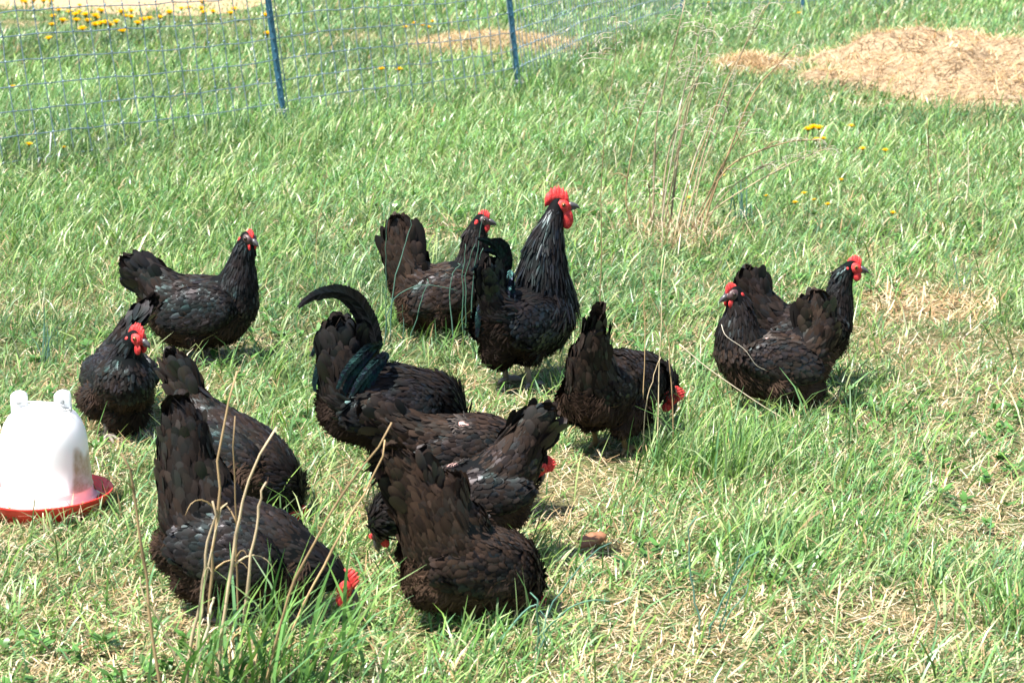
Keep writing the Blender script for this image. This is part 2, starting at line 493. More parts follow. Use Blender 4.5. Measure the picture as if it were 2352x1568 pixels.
def build_grass():
    mb = MB()
    for (y0, y1, dens, wmul, lmul) in [(2.7, 3.8, 9500, 1.3, 1.1), (3.8, 5.2, 8000, 1.25, 1.05), (5.2, 7.2, 4800, 1.35, 1.05),
                                       (7.2, 10, 2900, 1.6, 1.05), (10, 14, 1600, 1.9, 1.25), (14, 19, 850, 2.6, 1.45), (19, 30, 320, 4.2, 1.6)]:
        x, y = scatter(y0, y1, dens)
        # pull blades together into small tussocks
        tx, ty = scatter(y0, y1, dens / 14)
        k = rng.integers(0, len(tx), len(x)); pull = rng.random(len(x)) < 0.55
        sp_ = 0.022 * math.sqrt(wmul)
        x = np.where(pull, tx[k] + rng.normal(0, sp_, len(x)), x); y = np.where(pull, ty[k] + rng.normal(0, sp_, len(x)), y)
        dry, lush, px, py = cover(x, y)
        keep = rng.random(len(x)) > np.clip(dry * 1.15 - 0.22, 0, np.where(py > 500, .86, .985))
        keep &= (x - W_C[0]) ** 2 + (y - W_C[1]) ** 2 > 0.125 ** 2
        x, y, dry, lush, px, py, pull, k = [a[keep] for a in (x, y, dry, lush, px, py, pull, k)]
        n = len(x)
        far = np.clip((y - 5) / 6, 0, 1)
        Ln = (0.030 + 0.045 * rng.random(n) + 0.055 * lush * rng.random(n) + 0.02 * far) * lmul * (1 - 0.35 * dry)
        tall = rng.random(n) < 0.035; Ln[tall] *= 1.5
        for tx_, ty_ in TRAMPLED:
            d2 = (x - tx_) ** 2 + ((y - ty_) * .6) ** 2
            Ln *= 1 - .55 * np.exp(-d2 / .09 ** 2)
        Wd = (0.0016 + 0.0026 * rng.random(n) ** 1.5) * wmul
        short = (py < 75) & (px < 640); Ln[short] *= .42
        az = np.where(pull, np.arctan2(y - ty[k], x - tx[k]) + rng.normal(0, 0.7, n), rng.random(n) * 2 * math.pi)
        # the wind leans most of it to the right
        az = np.where(rng.random(n) < 0.30, rng.normal(0.15, 0.6, n), az)
        a0 = np.abs(rng.normal(0.25, 0.28, n)) + 0.25 * dry
        a1 = a0 + np.abs(rng.normal(0.95, 0.55, n)) * (1.2 - 0.35 * lush)
        flat = rng.random(n) < 0.34
        a0[flat] = rng.normal(1.15, 0.2, flat.sum()); a1[flat] = rng.normal(1.5, 0.2, flat.sum())
        ci = rng.integers(0, len(GREENS), n)
        tone = vnoise(x, y, 1.1, 21)[:, None]
        col = GREENS[ci] * (0.55 + 0.75 * rng.random((n, 1))) * (0.62 + 0.74 * tone) * (1 + np.clip((py - 300) / 900, 0, 1)[:, None] * np.array([.04, .02, -.06]))
        col[:, 2] += 0.028 * vnoise(x, y, 0.9, 33)
        deadf = rng.random(n) < (0.10 + 0.25 * dry) * (1 - 0.5 * far)
        col[deadf] = STRAWS[rng.integers(0, len(STRAWS), deadf.sum())] * 0.9
        blades(mb, x, y, np.zeros(n), Ln, Wd, az, a0, a1, col, 4, rng.normal(0, 0.9, n))
    # the longer leaves that arch above the rest
    for (y0, y1, dens, wmul) in [(2.7, 4.5, 420, 1.0), (4.5, 7, 380, 1.15), (7, 10.5, 330, 1.5), (10.5, 15, 170, 2.2), (15, 22, 60, 3.2)]:
        x, y = scatter(y0, y1, dens * 2)
        dry, lush, px, py = cover(x, y)
        keep = rng.random(len(x)) < np.clip(.22 + .8 * lush - .5 * dry + .35 * ((px < 700) & (py < 600)), .04, 1)
        keep &= (x - W_C[0]) ** 2 + (y - W_C[1]) ** 2 > 0.15 ** 2
        keep &= ~((py < 95) & (px < 640))
        for tx_, ty_ in TRAMPLED:
            keep &= (x - tx_) ** 2 + ((y - ty_) * .6) ** 2 > .11 ** 2
        x, y, lush = x[keep], y[keep], lush[keep]; n = len(x)
        Ln = .085 + .09 * rng.random(n) + .05 * lush * rng.random(n)
        a0 = np.abs(rng.normal(.35, .3, n)); a1 = a0 + np.abs(rng.normal(1.2, .5, n))
        az = np.where(rng.random(n) < .5, rng.normal(.2, .8, n), rng.random(n) * 6.28)
        col = GREENS[rng.integers(0, len(GREENS), n)] * (.55 + .65 * rng.random((n, 1))) * np.array([1.08, 1.0, .92])
        blades(mb, x, y, np.zeros(n), Ln, (.0024 + .0026 * rng.random(n)) * wmul, az, a0, a1, col, 4, rng.normal(0, .9, n))
    # small broad-leaved weeds and clover down among the grass
    for (y0, y1, dens, k_) in [(2.7, 5, 130, 1.0), (5, 8, 90, 1.1), (8, 13, 35, 1.5)]:
        x0, y0_ = scatter(y0, y1, dens)
        dry, lush, px, py = cover(x0, y0_)
        m = (vnoise(x0, y0_, 1.7, 44) > .52) & ((x0 - W_C[0]) ** 2 + (y0_ - W_C[1]) ** 2 > .16 ** 2)
        x0, y0_ = x0[m], y0_[m]
        nl = 6
        x = np.repeat(x0, nl); y = np.repeat(y0_, nl); n = len(x)
        az = rng.random(n) * 6.28
        col = np.array([(.085, .20, .045)]) * (.6 + .8 * rng.random((n, 1)))
        blades(mb, x + .004 * np.cos(az), y + .004 * np.sin(az), np.full(n, .012) + .02 * rng.random(n), (.016 + .018 * rng.random(n)) * k_, (.009 + .007 * rng.random(n)) * k_, az,
               rng.normal(.9, .3, n), rng.normal(1.5, .2, n), col, 4)
    o = mb.build('grass', M_GRASS)
    tag(o, 'short sunlit green grass leaning and tangled across the paddock', 'grass', kind='stuff')


def build_litter():
    mb = MB()
    for (y0, y1, dens, wmul, lmul) in [(2.7, 3.8, 9500, 1.25, 1.0), (3.8, 5.2, 8000, 1.25, 1.0), (5.2, 7.2, 4000, 1.5, 1.15),
                                       (7.2, 10, 1500, 1.9, 1.3), (10, 14, 750, 2.6, 1.5), (14, 20, 350, 3.6, 1.8)]:
        x, y = scatter(y0, y1, dens)
        dry, lush, px, py = cover(x, y)
        keep = rng.random(len(x)) < 0.08 + 0.12 * np.clip((py - 700) / 400, 0, 1) + 1.15 * dry
        keep &= (x - W_C[0]) ** 2 + (y - W_C[1]) ** 2 > 0.125 ** 2
        keep &= ~((py < 24) & (px < 600))
        x, y, dry = x[keep], y[keep], dry[keep]
        n = len(x)
        Ln = (0.010 + 0.050 * rng.random(n) ** 2.0) * lmul
        Wd = (0.0013 + 0.0022 * rng.random(n) ** 2) * wmul
        az = rng.random(n) * 2 * math.pi
        a0 = rng.normal(1.45, 0.22, n); a1 = a0 + rng.normal(0.0, 0.35, n)
        z0 = 0.002 + 0.014 * rng.random(n)
        col = STRAWS[rng.integers(0, len(STRAWS), n)] * (0.75 + 0.45 * rng.random((n, 1)))
        blades(mb, x, y, z0, Ln, Wd, az, a0, a1, col, 3, rng.normal(0, 0.5, n))
    o = mb.build('straw_litter', M_STRAW)
    tag(o, 'pale bits of dead grass and straw littering the ground between the green blades', 'straw', kind='stuff')


build_grass()
build_litter()


# ------------------------------------------------------------------ straw heap
def build_heap():
    outline = dict(cx=2180, cy=170)
    C = ground(2325, 196)
    rx, ry = 1.36, 1.9
    nu, nv = 110, 90
    u = np.linspace(-1, 1, nu); v = np.linspace(-1, 1, nv)
    U, V = np.meshgrid(u, v)
    X = C[0] + U * rx * 1.15; Y = C[1] + 0.4 + V * ry * 1.15

    def height(X, Y):
        U = (X - C[0]) / rx; V = (Y - C[1] - 0.4) / ry
        d = np.sqrt(U ** 2 + V ** 2) + 0.55 * (vnoise(X, Y, 1.3, 2) - 0.5) + .3 * (vnoise(X, Y, 3.7, 5) - .5)
        h = np.clip(1 - d, 0, 1) ** 0.6
        h = 0.22 * h * (0.35 + 1.2 * vnoise(X, Y, 1.9, 4)) + h * (0.10 * vnoise(X, Y, 4.5, 6) + 0.06 * vnoise(X, Y, 13, 7))
        return np.where(d < 1, h, -0.03)
    Z = height(X, Y)
    b = MB()
    vv = np.stack([X, Y, Z], -1).reshape(-1, 3)
    idx = np.arange(nu * nv).reshape(nv, nu)
    q = np.stack([idx[:-1, :-1], idx[:-1, 1:], idx[1:, 1:], idx[1:, :-1]], -1).reshape(-1, 4)
    b.add(vv, q, mat=0)
    n = 30000
    x = C[0] + (rng.random(n) * 2 - 1) * rx * 1.15; y = C[1] + 0.4 + (rng.random(n) * 2 - 1) * ry * 1.15
    z = height(x, y); k = z > -0.031; z = np.maximum(z, 0.002); k &= (z > .003) | (rng.random(n) < .18); x, y, z = x[k], y[k], z[k]; n = len(x)
    az = None; Ln = 0.04 + 0.15 * rng.random(n) ** 1.6; Wd = 0.004 + 0.005 * rng.random(n)
    az = rng.random(n) * 6.283; a0 = rng.normal(1.50, 0.17, n); a1 = a0 + rng.normal(0, 0.35, n)
    col = STRAWS[rng.integers(0, len(STRAWS), n)] * (0.45 + 0.85 * rng.random((n, 1))) * np.array([1.02, .95, .86])
    mb2 = MB(); blades(mb2, x, y, z + 0.004, Ln, Wd, az, a0, a1, col, 3)
    b.add(mb2.v[0], mb2.f4[0], None, mb2.c[0], mat=1)
    o = b.build('straw_heap', [M_STRAWBED, M_STRAW], origin=C)
    o.location = C
    tag(o, 'low wide heap of golden straw lying on the grass in the far right corner', 'straw heap')


build_heap()


# small straw piles lying beyond and before the fence
def straw_pile(px, py, rx, ry, h, label, n=2500):
    C = ground(px, py)
    b = MB()
    r = np.sqrt(rng.random(n)); a = rng.random(n) * 6.283
    x = C[0] + rx * r * np.cos(a); y = C[1] + ry * r * np.sin(a)
    z = h * np.clip(1 - r, 0, 1) ** .7 * (0.4 + rng.random(n) * .6)
    col = STRAWS[rng.integers(0, len(STRAWS), n)] * (0.6 + 0.45 * rng.random((n, 1))) * np.array([1.0, .92, .82])
    a0 = rng.normal(1.4, .25, n)
    blades(b, x, y, z + .003, 0.03 + 0.08 * rng.random(n), 0.004 + 0.005 * rng.random(n), rng.random(n) * 6.283, a0, a0 + rng.normal(0, .4, n), col, 3)
    o = b.build('straw_pile', M_STRAW, origin=C); o.location = C
    tag(o, label, 'straw pile', 'thin straw piles on the grass')


straw_pile(1130, 112, 0.75, 1.5, 0.14, 'thin pale straw patch behind the wire fence, left of the second blue post', 6000)
straw_pile(1725, 160, 0.30, 0.7, 0.13, 'small straw patch on the grass just left of the big straw heap', 4000)
straw_pile(2125, 705, 0.24, 0.30, 0.004, 'flat trampled straw patch on the grass to the right of the hens', 500)


# ------------------------------------------------------------------ wire fence with blue posts
def build_fence():
    base_px = [(-420, 452), (20, 388), (655, 292), (1192, 207), (1345, 128), (1470, 82), (1567, 45), (1843, 34), (2040, 10), (2380, -22)]
    B = [ground(*p) for p in base_px]
    root = empty('wire_fence', B[2])
    o0 = B[2]
    lean = np.array([-0.105, 0.0, 1.0])
    path = [B[0], B[1], B[2], B[3], B[4], B[5], B[6], B[7], B[8], B[9]]
    Lc = 0.122
    HT = 1.15
    rows = [0.03 + i * Lc for i in range(10)]
    # resample the path at the spacing of the upright wires
    seg = [np.linalg.norm(path[i + 1] - path[i]) for i in range(len(path) - 1)]
    cum = np.concatenate([[0], np.cumsum(seg)])
    s = np.arange(0, cum[-1], 0.118)
    pos = np.stack([np.interp(s, cum, [p[k] for p in path]) for k in range(3)], 1)
    b = MB()
    rw = 0.0030
    amp = 0.008
    for h in rows:
        pts = pos + lean * h
        pts = pts + np.stack([np.sin(s * 3.1 + h * 9) * amp, np.cos(s * 2.3 + h * 5) * amp, rng.normal(0, 0.003, len(s))], 1)
        pts[:, 2] -= 0.02 * np.sin((s - 6.0) / 2.3 * math.pi) ** 2
        b.tube(pts, rw * 1.15, 4)
    for i in range(len(s)):
        hs = np.array([-0.03] + rows)
        pts = pos[i] + lean * hs[:, None] + np.stack([np.full(len(hs), math.sin(s[i] * 3.1) * amp) + rng.normal(0, 0.003, len(hs)), rng.normal(0, 0.002, len(hs)), 0 * hs], 1)
        b.tube(pts, rw, 4)
        for h in rows:      # the knots
            b.ball(pos[i] + lean * h + (math.sin(s[i] * 3.1) * amp, 0, 0), 0.0062, seg=5, rings=4)
    b.build('wire_mesh', M_WIRE, root, origin=o0)
    for k, (i, hh) in enumerate([(2, 1.45), (3, 1.45), (6, 1.45), (7, 1.45), (8, 1.45)]):
        b = MB()
        P0 = B[i] - o0
        ln = lean if k < 2 else np.array([-0.03, 0, 1.0])
        # T section: flange and web as two crossed bars with rounded studs
        h0, h1 = -0.1, hh
        c0, c1 = P0 + ln * h0 + (0.0, -0.012, 0), P0 + ln * h1 + (0.0, -0.012, 0)

        def bar(c0, c1, wx, wy):
            v = []
            for c in (c0, c1):
                for sx_, sy_ in ((-1, -1), (1, -1), (1, 1), (-1, 1)): v.append(c + np.array([sx_ * wx, sy_ * wy, 0]))
            b.add(v, [(0, 1, 2, 3), (7, 6, 5, 4), (0, 4, 5, 1), (1, 5, 6, 2), (2, 6, 7, 3), (3, 7, 4, 0)])
        bar(c0, c1, 0.018, 0.0032)
        bar(c0 + (0, 0.018, 0), c1 + (0, 0.018, 0), 0.0032, 0.0145)
        for h in np.arange(0.06, hh, 0.055):
            b.ball(P0 + ln * h + (0.0, -0.016, 0), (0.006, 0.004, 0.009), seg=6, rings=4)
        po = b.build('post', M_POST, root, smooth=False)
        po['label'] = ['blue steel post, rusty at the foot, nearest and farthest left', 'blue steel post in the middle of the fence',
                       'distant blue steel post behind the dry grass stems', 'distant blue post to the left of the straw heap', 'farthest small blue post'][k]
    # loose ends of pale wire sticking out at the bottom left
    b = MB()
    Yd = ground(115, 386)[1]
    pp = [(117, 305), (115, 352), (106, 362), (104, 385)]
    b.tube([at_depth(x, y, Yd) - o0 for x, y in pp], 0.003, 6, col=(0.7, 0.7, 0.7))
    b.tube([at_depth(x, y, Yd) - o0 for x, y in [(90, 362), (86, 385)]], 0.003, 6, col=(0.7, 0.7, 0.7))
    b.build('loose_wire', M_PAINT, root)
    # wire clips tying the mesh to the two near posts
    for i, h in ((2, 0.09), (3, 0.05)):
        b = MB(); c = B[i] + lean * h - o0
        for dz in (0, .012):
            b.tube([c + (-.03, -.02, dz), c + (-.008, -.03, dz + .004), c + (.012, -.03, dz), c + (.03, -.005, dz + .004)], 0.003, 5, col=(.6, .6, .6), gloss=.6)
        b.build('wire_clip', M_PAINT, root)
    tag(root, 'sagging square wire mesh fence on blue steel posts crossing the grass behind the chickens', 'fence')


build_fence()


# ------------------------------------------------------------------ poultry drinker
def lathe(b, prof, seg=48, col=(.8, .8, .8), mat=0, gloss=.5, close=False):
    n = len(prof); a = np.arange(seg) / seg * 2 * math.pi
    v = np.array([[r * math.cos(t), r * math.sin(t), z] for r, z in prof for t in a])
    q = [(i * seg + k, i * seg + (k + 1) % seg, (i + 1) * seg + (k + 1) % seg, (i + 1) * seg + k) for i in range(n - 1) for k in range(seg)]
    b.add(v, q, col=col, mat=mat, gloss=gloss)


def build_drinker():
    root = empty('poultry_drinker', W_C)
    b = MB()
    lathe(b, [(0.0, .012), (.112, .012), (.114, .004), (.119, .003), (.122, .010), (.135, .026), (.146, .042), (.1475, .046), (.146, .0485), (.1435, .046),
              (.132, .030), (.120, .018), (.112, .015), (0.0, .016)], 64)
    b.build('base_tray', M_REDPL, root)
    b = MB()
    # dome: foot ring, seam, straight wall, shoulder, crown
    lathe(b, [(.100, .016), (.1075, .020), (.110, .030), (.1085, .034), (.1035, .036), (.1025, .056), (.1035, .058), (.1035, .0595), (.1015, .061), (.0985, .12), (.0965, .165),
              (.0935, .185), (.086, .207), (.076, .223), (.062, .236), (.045, .244), (.022, .249), (0.0, .250)], 64)
    b.build('jar', M_WHITE, root)
    # lugs either side of the crown
    for sx_, nm in ((-1, 'l'), (1, 'r')):
        b = MB()
        cx = sx_ * .049
        w, d = .018, .008
        prof = []
        zt = .281
        for t in np.linspace(0, math.pi, 9): prof.append((cx + w * math.cos(t) * .98, zt - .012 + .012 * math.sin(t)))
        prof = [(cx + w, .205)] + prof + [(cx - w, .205)]
        n = len(prof)
        v = [(x, -d, z) for x, z in prof] + [(x, d, z) for x, z in prof] + [(cx, -d, .24), (cx, d, .24)]
        t = [(i, (i + 1) % n, 2 * n) for i in range(n)] + [(n + (i + 1) % n, n + i, 2 * n + 1) for i in range(n)]
        q = [(i, n + i, n + (i + 1) % n, (i + 1) % n) for i in range(n)]
        b.add(v, q, t)
        b.ball((cx, -d - .001, .256), (.006, .003, .006), seg=8, rings=6)
        # boss under the lug
        b.ball((cx + sx_ * .002, -d, .222), (.014, .010, .020), seg=12, rings=8)
        lg = b.build('lug', M_WHITE, root, smooth=False)
    b = MB()
    b.tube([(-.052, -.013, .257), (-.03, -.013, .2585), (0, -.0135, .258), (.03, -.016, .256), (.05, -.019, .251), (.066, -.021, .243)], .0022, 8, col=(.42, .43, .45), gloss=.8)
    b.tube([(.050, -.026, .240), (.060, -.026, .240), (.072, -.024, .243), (.070, -.020, .246)], .0022, 8, col=(.42, .43, .45), gloss=.8)
    b.build('handle', M_PAINT, root)
    # the twist lock tabs on the tray
    for a in (-2.2, -.9, .5, 1.9):
        b = MB()
        c = np.array([.112 * math.cos(a), .112 * math.sin(a), .024])
        b.ball(c, (.016, .009, .006), axes=[(-math.sin(a), math.cos(a), 0), (math.cos(a), math.sin(a), 0), (0, 0, 1)], seg=10, rings=6)
        b.build('locking_tab', M_WHITE, root)
    tag(root, 'white domed plastic poultry drinker with wire handle standing in a red tray', 'drinker')
    root.rotation_euler = (R(-1.0), R(-1.0), 0)


build_drinker()

# ------------------------------------------------------------------ chickens
_ico = None


def ico():
    global _ico
    if _ico is None:
        import bmesh
        bm = bmesh.new(); bmesh.ops.create_icosphere(bm, subdivisions=2, radius=1.0)
        v = np.array([x.co[:] for x in bm.verts]); f = np.array([[q.index for q in p.verts] for p in bm.faces]); bm.free()
        _ico = (v, f)
    return _ico


def fuse(ells, voxel=0.0055, smooth=5):
    """one continuous skin around a run of overlapping ellipsoids"""
    V, F = ico()
    vs, fs, n = [], [], 0
    for c, rad, ax in ells:
        vs.append((V * rad) @ ax + c); fs.append(F + n); n += len(V)
    me = bpy.data.meshes.new('tmp')
    me.from_pydata(np.vstack(vs).tolist(), [], np.vstack(fs).tolist())
    o = bpy.data.objects.new('tmp', me); scn.collection.objects.link(o)
    m = o.modifiers.new('r', 'REMESH'); m.mode = 'VOXEL'; m.voxel_size = voxel; m.use_smooth_shade = True
    m2 = o.modifiers.new('s', 'SMOOTH'); m2.factor = 0.5; m2.iterations = smooth
    dg = bpy.context.evaluated_depsgraph_get()
    ev = o.evaluated_get(dg)
    out = bpy.data.meshes.new_from_object(ev)
    nv = len(out.vertices)
    co = np.zeros(nv * 3, np.float32); out.vertices.foreach_get('co', co); co = co.reshape(-1, 3).astype(float)
    no = np.zeros(nv * 3, np.float32); out.vertices.foreach_get('normal', no); no = no.reshape(-1, 3).astype(float)
    out.calc_loop_triangles()
    tr = np.zeros(len(out.loop_triangles) * 3, np.int32); out.loop_triangles.foreach_get('vertices', tr); tr = tr.reshape(-1, 3)
    bpy.data.objects.remove(o); bpy.data.meshes.remove(me); bpy.data.meshes.remove(out)
    return co, no, tr


def sample(co, no, tr, n):
    a, b, c = co[tr[:, 0]], co[tr[:, 1]], co[tr[:, 2]]
    ar = np.linalg.norm(np.cross(b - a, c - a), axis=1)
    k = rng.choice(len(tr), n, p=ar / ar.sum())
    r1, r2 = np.sqrt(rng.random(n)), rng.random(n)
    w = np.stack([1 - r1, r1 * (1 - r2), r1 * r2], 1)
    P = a[k] * w[:, :1] + b[k] * w[:, 1:2] + c[k] * w[:, 2:]
    Nn = norm(no[tr[k, 0]] * w[:, :1] + no[tr[k, 1]] * w[:, 1:2] + no[tr[k, 2]] * w[:, 2:])
    return P, Nn, ar.sum() / 2


FT = np.array([0, .30, .62, .84, .95, 1.0])
FW = np.array([.42, .85, 1.0, .84, .50, .10])


def feathers(b, P, Nn, D, Ln, Wd, lift, curl, col, gloss, camber=0.18, edge=0.0, roll=0.10):
    n = len(P)
    if n == 0: return
    B = norm(np.cross(D, Nn))
    # each feather lies at its own slight roll, so they catch the light one by one
    rl = rng.normal(0, roll, n)[:, None]
    B, Nn = norm(B + Nn * rl), norm(Nn - B * rl)
    h = Ln[:, None] * (lift[:, None] * FT - curl[:, None] * FT ** 2) - 0.0012
    w = Wd[:, None] * 0.5 * FW
    v = np.empty((n, 6, 3, 3))
    base = P[:, None, :] + D[:, None, :] * (Ln[:, None] * FT)[:, :, None] + Nn[:, None, :] * h[:, :, None]
    for j, u in enumerate((-1, 0, 1)):
        v[:, :, j] = base + B[:, None, :] * (u * w)[:, :, None] - Nn[:, None, :] * (abs(u) * w * camber * 1.2)[:, :, None]
    v = v.reshape(-1, 3)
    q = []
    for i in range(5):
        for j in range(2): q.append((i * 3 + j, i * 3 + j + 1, (i + 1) * 3 + j + 1, (i + 1) * 3 + j))
    q = (np.arange(n) * 18)[:, None, None] + np.array(q)[None]
    c = np.repeat(col[:, None, :], 18, 1)
    if edge:
        e = np.zeros(18); e[12:] = edge; e[9:12] = edge * .4; e[[1, 4, 7, 10]] += .25  # edge highlight painted into the colour: lighter tips, and a lighter shaft
        c = c * (1 + e[None, :, None])
    b.add(v, q.reshape(-1, 4), None, c.reshape(-1, 3), np.repeat(gloss, 18))


BLACK = np.array([0.0042, 0.0038, 0.0042])
BROWN = np.array([0.036, 0.0215, 0.0145])


def chicken(kind, foot, th, nodes, head, label, group, brown=0.25, extra=(), sickles=(), feet=True, comb=1.0,
            face='red', wing=None, bare=(), tail_n=14, tail_len=1.0, gloss=1.0, leg_col=(.20, .17, .15), dense=1.0, fluff=True, tail_w=0.042, fan=.26):
    th = R(th)
    G = ground(*foot)
    root = empty(kind, G, th)
    H = np.array([math.cos(th), math.sin(th), 0]); S = np.array([-math.sin(th), math.cos(th), 0]); Z = np.array([0, 0, 1.0])
    AX = np.stack([H, S, Z])
    toloc = lambda v: (np.asarray(v) - G) @ AX.T            # world -> bird's own frame
    rooster = kind == 'rooster'

    def place(nd):
        px, py = nd[0], nd[1]
        if len(nd) > 5 and nd[5] is not None:
            Pw = at_depth(px, py, G[1] + nd[5])
        else:
            Pw = on_plane(px, py, G, th)
        return toloc(Pw), nd[2] * px_size(Pw), nd[3], nd[4]
    ch = [place(nd) for nd in nodes]
    pos = np.array([c[0] for c in ch]); rad = np.array([c[1] for c in ch]); lat = np.array([c[2] for c in ch]); typ = [c[3] for c in ch]
    shrink = np.array([0.0042 if t in 'bt' else 0.003 for t in typ])
    rad = np.maximum(rad - shrink, rad * .6)
    rad[-1] = 0.0245 if rooster else 0.0205
    rad[0] *= .6; lat[0] *= .6
    I = np.eye(3)
    ells = []

    def run(pos, rad, lat):
        for i in range(len(pos) - 1):
            d = np.linalg.norm(pos[i + 1] - pos[i]); k = max(1, int(math.ceil(d / (0.22 * max(min(rad[i], rad[i + 1]), 0.008)))))
            for t in np.linspace(0, 1, k, endpoint=False):
                r = rad[i] * (1 - t) + rad[i + 1] * t; l = lat[i] * (1 - t) + lat[i + 1] * t
                ells.append((pos[i] * (1 - t) + pos[i + 1] * t, np.array([r, r * l, r]), I))
        ells.append((pos[-1], np.array([rad[-1], rad[-1] * lat[-1], rad[-1]]), I))
    run(pos, rad, lat)
    for e in extra:
        c, r, l, _ = place(e)
        ells.append((c, np.array([r, r * l, r]), I))
    bidx = [i for i, t in enumerate(typ) if t == 'b']
    body_c = pos[bidx].mean(0); body_r = rad[bidx].max()
    # thighs down to the hocks
    hipx = 0.0
    legs = []
    for s_ in (-1, 1):
        hip = np.array([hipx + body_c[0] * .5, s_ * 0.045, max(body_c[2] - body_r * 0.55, 0.10)])
        hock = np.array([hipx - 0.012, s_ * 0.045, 0.105 if rooster else 0.075])
        run(np.array([hip, hock]), np.array([0.050, 0.017 if rooster else 0.020]), np.array([.9, .9]))
        legs.append(hock)
    co, no, tr = fuse(ells)
    b = MB()
    basecol = BLACK * 0.8
    b.add(co, None, tr, np.tile(basecol, (len(co), 1)), 0.1)
    # plumage
    n = int((7500 if not rooster else 8500) * dense)
    Ps, Ns, area = sample(co, no, tr, n)
    head_i = len(pos) - 1
    # nearest place on the spine
    best = np.full(n, 1e9); T = np.zeros((n, 3)); par = np.zeros(n)
    for i in range(len(pos) - 1):
        a, d = pos[i], pos[i + 1] - pos[i]
        t = np.clip(((Ps - a) @ d) / (d @ d), 0, 1)
        dist = np.linalg.norm(Ps - a - t[:, None] * d, axis=1) - (rad[i] * (1 - t) + rad[i + 1] * t)
        m = dist < best
        best[m] = dist[m]; par[m] = i + t[m]
        T[m] = -d / np.linalg.norm(d)
    code = {'t': 0, 'b': 1, 'n': 2, 'h': 3}
    tc_ = np.array([code[t] for t in typ], float)
    reg = np.interp(par, np.arange(len(pos)), tc_)
    # smooth the direction field
    i0 = np.clip(np.floor(par).astype(int), 0, len(pos) - 2)
    segd = -norm(np.diff(pos, axis=0))
    f = np.clip(par - i0 - 0.5, -0.5, 0.5)
    j = np.clip(i0 + np.sign(f).astype(int), 0, len(segd) - 1)
    T = norm(segd[i0] * (1 - np.abs(f))[:, None] + segd[j] * np.abs(f)[:, None])
    low = np.clip((-Ns[:, 2] - 0.05) / 0.5, 0, 1)
    rear = np.clip((body_c[0] + 0.01 - Ps[:, 0]) / 0.06, 0, 1)
    lowz = np.clip((body_c[2] - 0.10 * body_r - Ps[:, 2]) / (0.5 * body_r), 0, 1)
    lowz2 = np.clip((body_c[2] + (-.05 + .35 * (Ns[:, 0] < -.35)) * body_r - Ps[:, 2]) / (0.35 * body_r), 0, 1)
    isfl = np.clip(lowz2 * np.maximum(rear, 0.45), 0, 1) * (reg > 0.25)
    D = T + np.array([0, 0, -0.55]) * (reg < 2.2)[:, None] * np.clip(reg, 0, 1)[:, None] * (0.3 + lowz)[:, None]
    D = D + rng.normal(0, 0.13, D.shape)
    D = norm(D - Ns * np.sum(D * Ns, 1, keepdims=True))
    Lh = np.interp(reg, [0, .7, 1, 1.6, 2, 2.6, 3], [0.046, 0.044, 0.031, 0.026, 0.030 if not rooster else .062, 0.017, 0.007])
    Wh = np.interp(reg, [0, .7, 1, 1.6, 2, 2.6, 3], [0.025, 0.022, 0.0135, 0.0095, 0.0060, 0.005, 0.0035])
    if rooster:   # long narrow saddle hackles
        sad = (reg > .3) & (reg < 1.9) & (Ns[:, 2] > -0.25)
        Lh[sad] = 0.050; Wh[sad] = 0.0075
    Ln = Lh * (0.75 + 0.5 * rng.random(n)); Wd = Wh * (0.8 + 0.4 * rng.random(n))
    lift = 0.15 + 0.15 * rng.random(n)
    lift = np.where(reg < 0.8, lift * .8, lift)
    breast = (Ns[:, 0] > 0.25) & (reg > .9) & (reg < 2.0)
    Ln[breast] *= .72; Wd[breast] *= .70; lift[breast] *= .75
    curl = lift * (0.35 + 0.45 * rng.random(n))
    gl = np.where(reg < 1.0, 0.62, 0.80) * (0.10 + 1.1 * rng.random(n) ** 2.5) * gloss
    bw = np.clip(brown * (0.35 + 0.9 * rng.random(n)) + 0.25 * rng.random(n) ** 3, 0, 1)
    bw = np.where(reg > 1.7, bw * 0.35, bw)
    col = (BLACK * (1 - bw[:, None]) + BROWN * bw[:, None]) * (0.70 + 0.6 * rng.random((n, 1)))
    use = (reg < 2.9) & (isfl < 0.5) & (par > 0.35)
    # featherless red or pink skin where the plumage is worn away
    for (bx, by, br) in bare:
        Pw = Ps @ AX + G
        qx, qy = project(Pw)
        use &= ~(((qx - bx) ** 2 + (qy - by) ** 2 < (br * (0.8 + .5 * rng.random(n))) ** 2) & (Ns[:, 2] > 0.1))
    feathers(b, Ps[use], Ns[use], D[use], Ln[use], Wd[use], lift[use], curl[use], col[use], gl[use], edge=0.25)
    # tiny feathers on the skull
    m = reg >= 2.6
    feathers(b, Ps[m], Ns[m], D[m], np.full(m.sum(), .007), np.full(m.sum(), .004), lift[m] * .5, curl[m], col[m], gl[m] * .5)
    # down: fine, matt, loose, browner
    if fluff:
        nf = int(24000 * dense)
        Pf, Nf, _ = sample(co, no, tr, nf)
        lz = np.clip((body_c[2] + (0.05 + .35 * (Nf[:, 0] < -.35)) * body_r - Pf[:, 2]) / (0.35 * body_r), 0, 1)
        rr = np.clip((body_c[0] + 0.02 - Pf[:, 0]) / 0.07, 0, 1)
        dist_spine = np.linalg.norm(Pf - pos[0], axis=1)
        neckz = Pf[:, 0] < pos[bidx][-1][0] + 0.05
        k = (rng.random(nf) < np.clip(lz * np.maximum(rr, 0.4), 0, 1)) & neckz
        Pf, Nf = Pf[k], Nf[k]; nf = len(Pf)
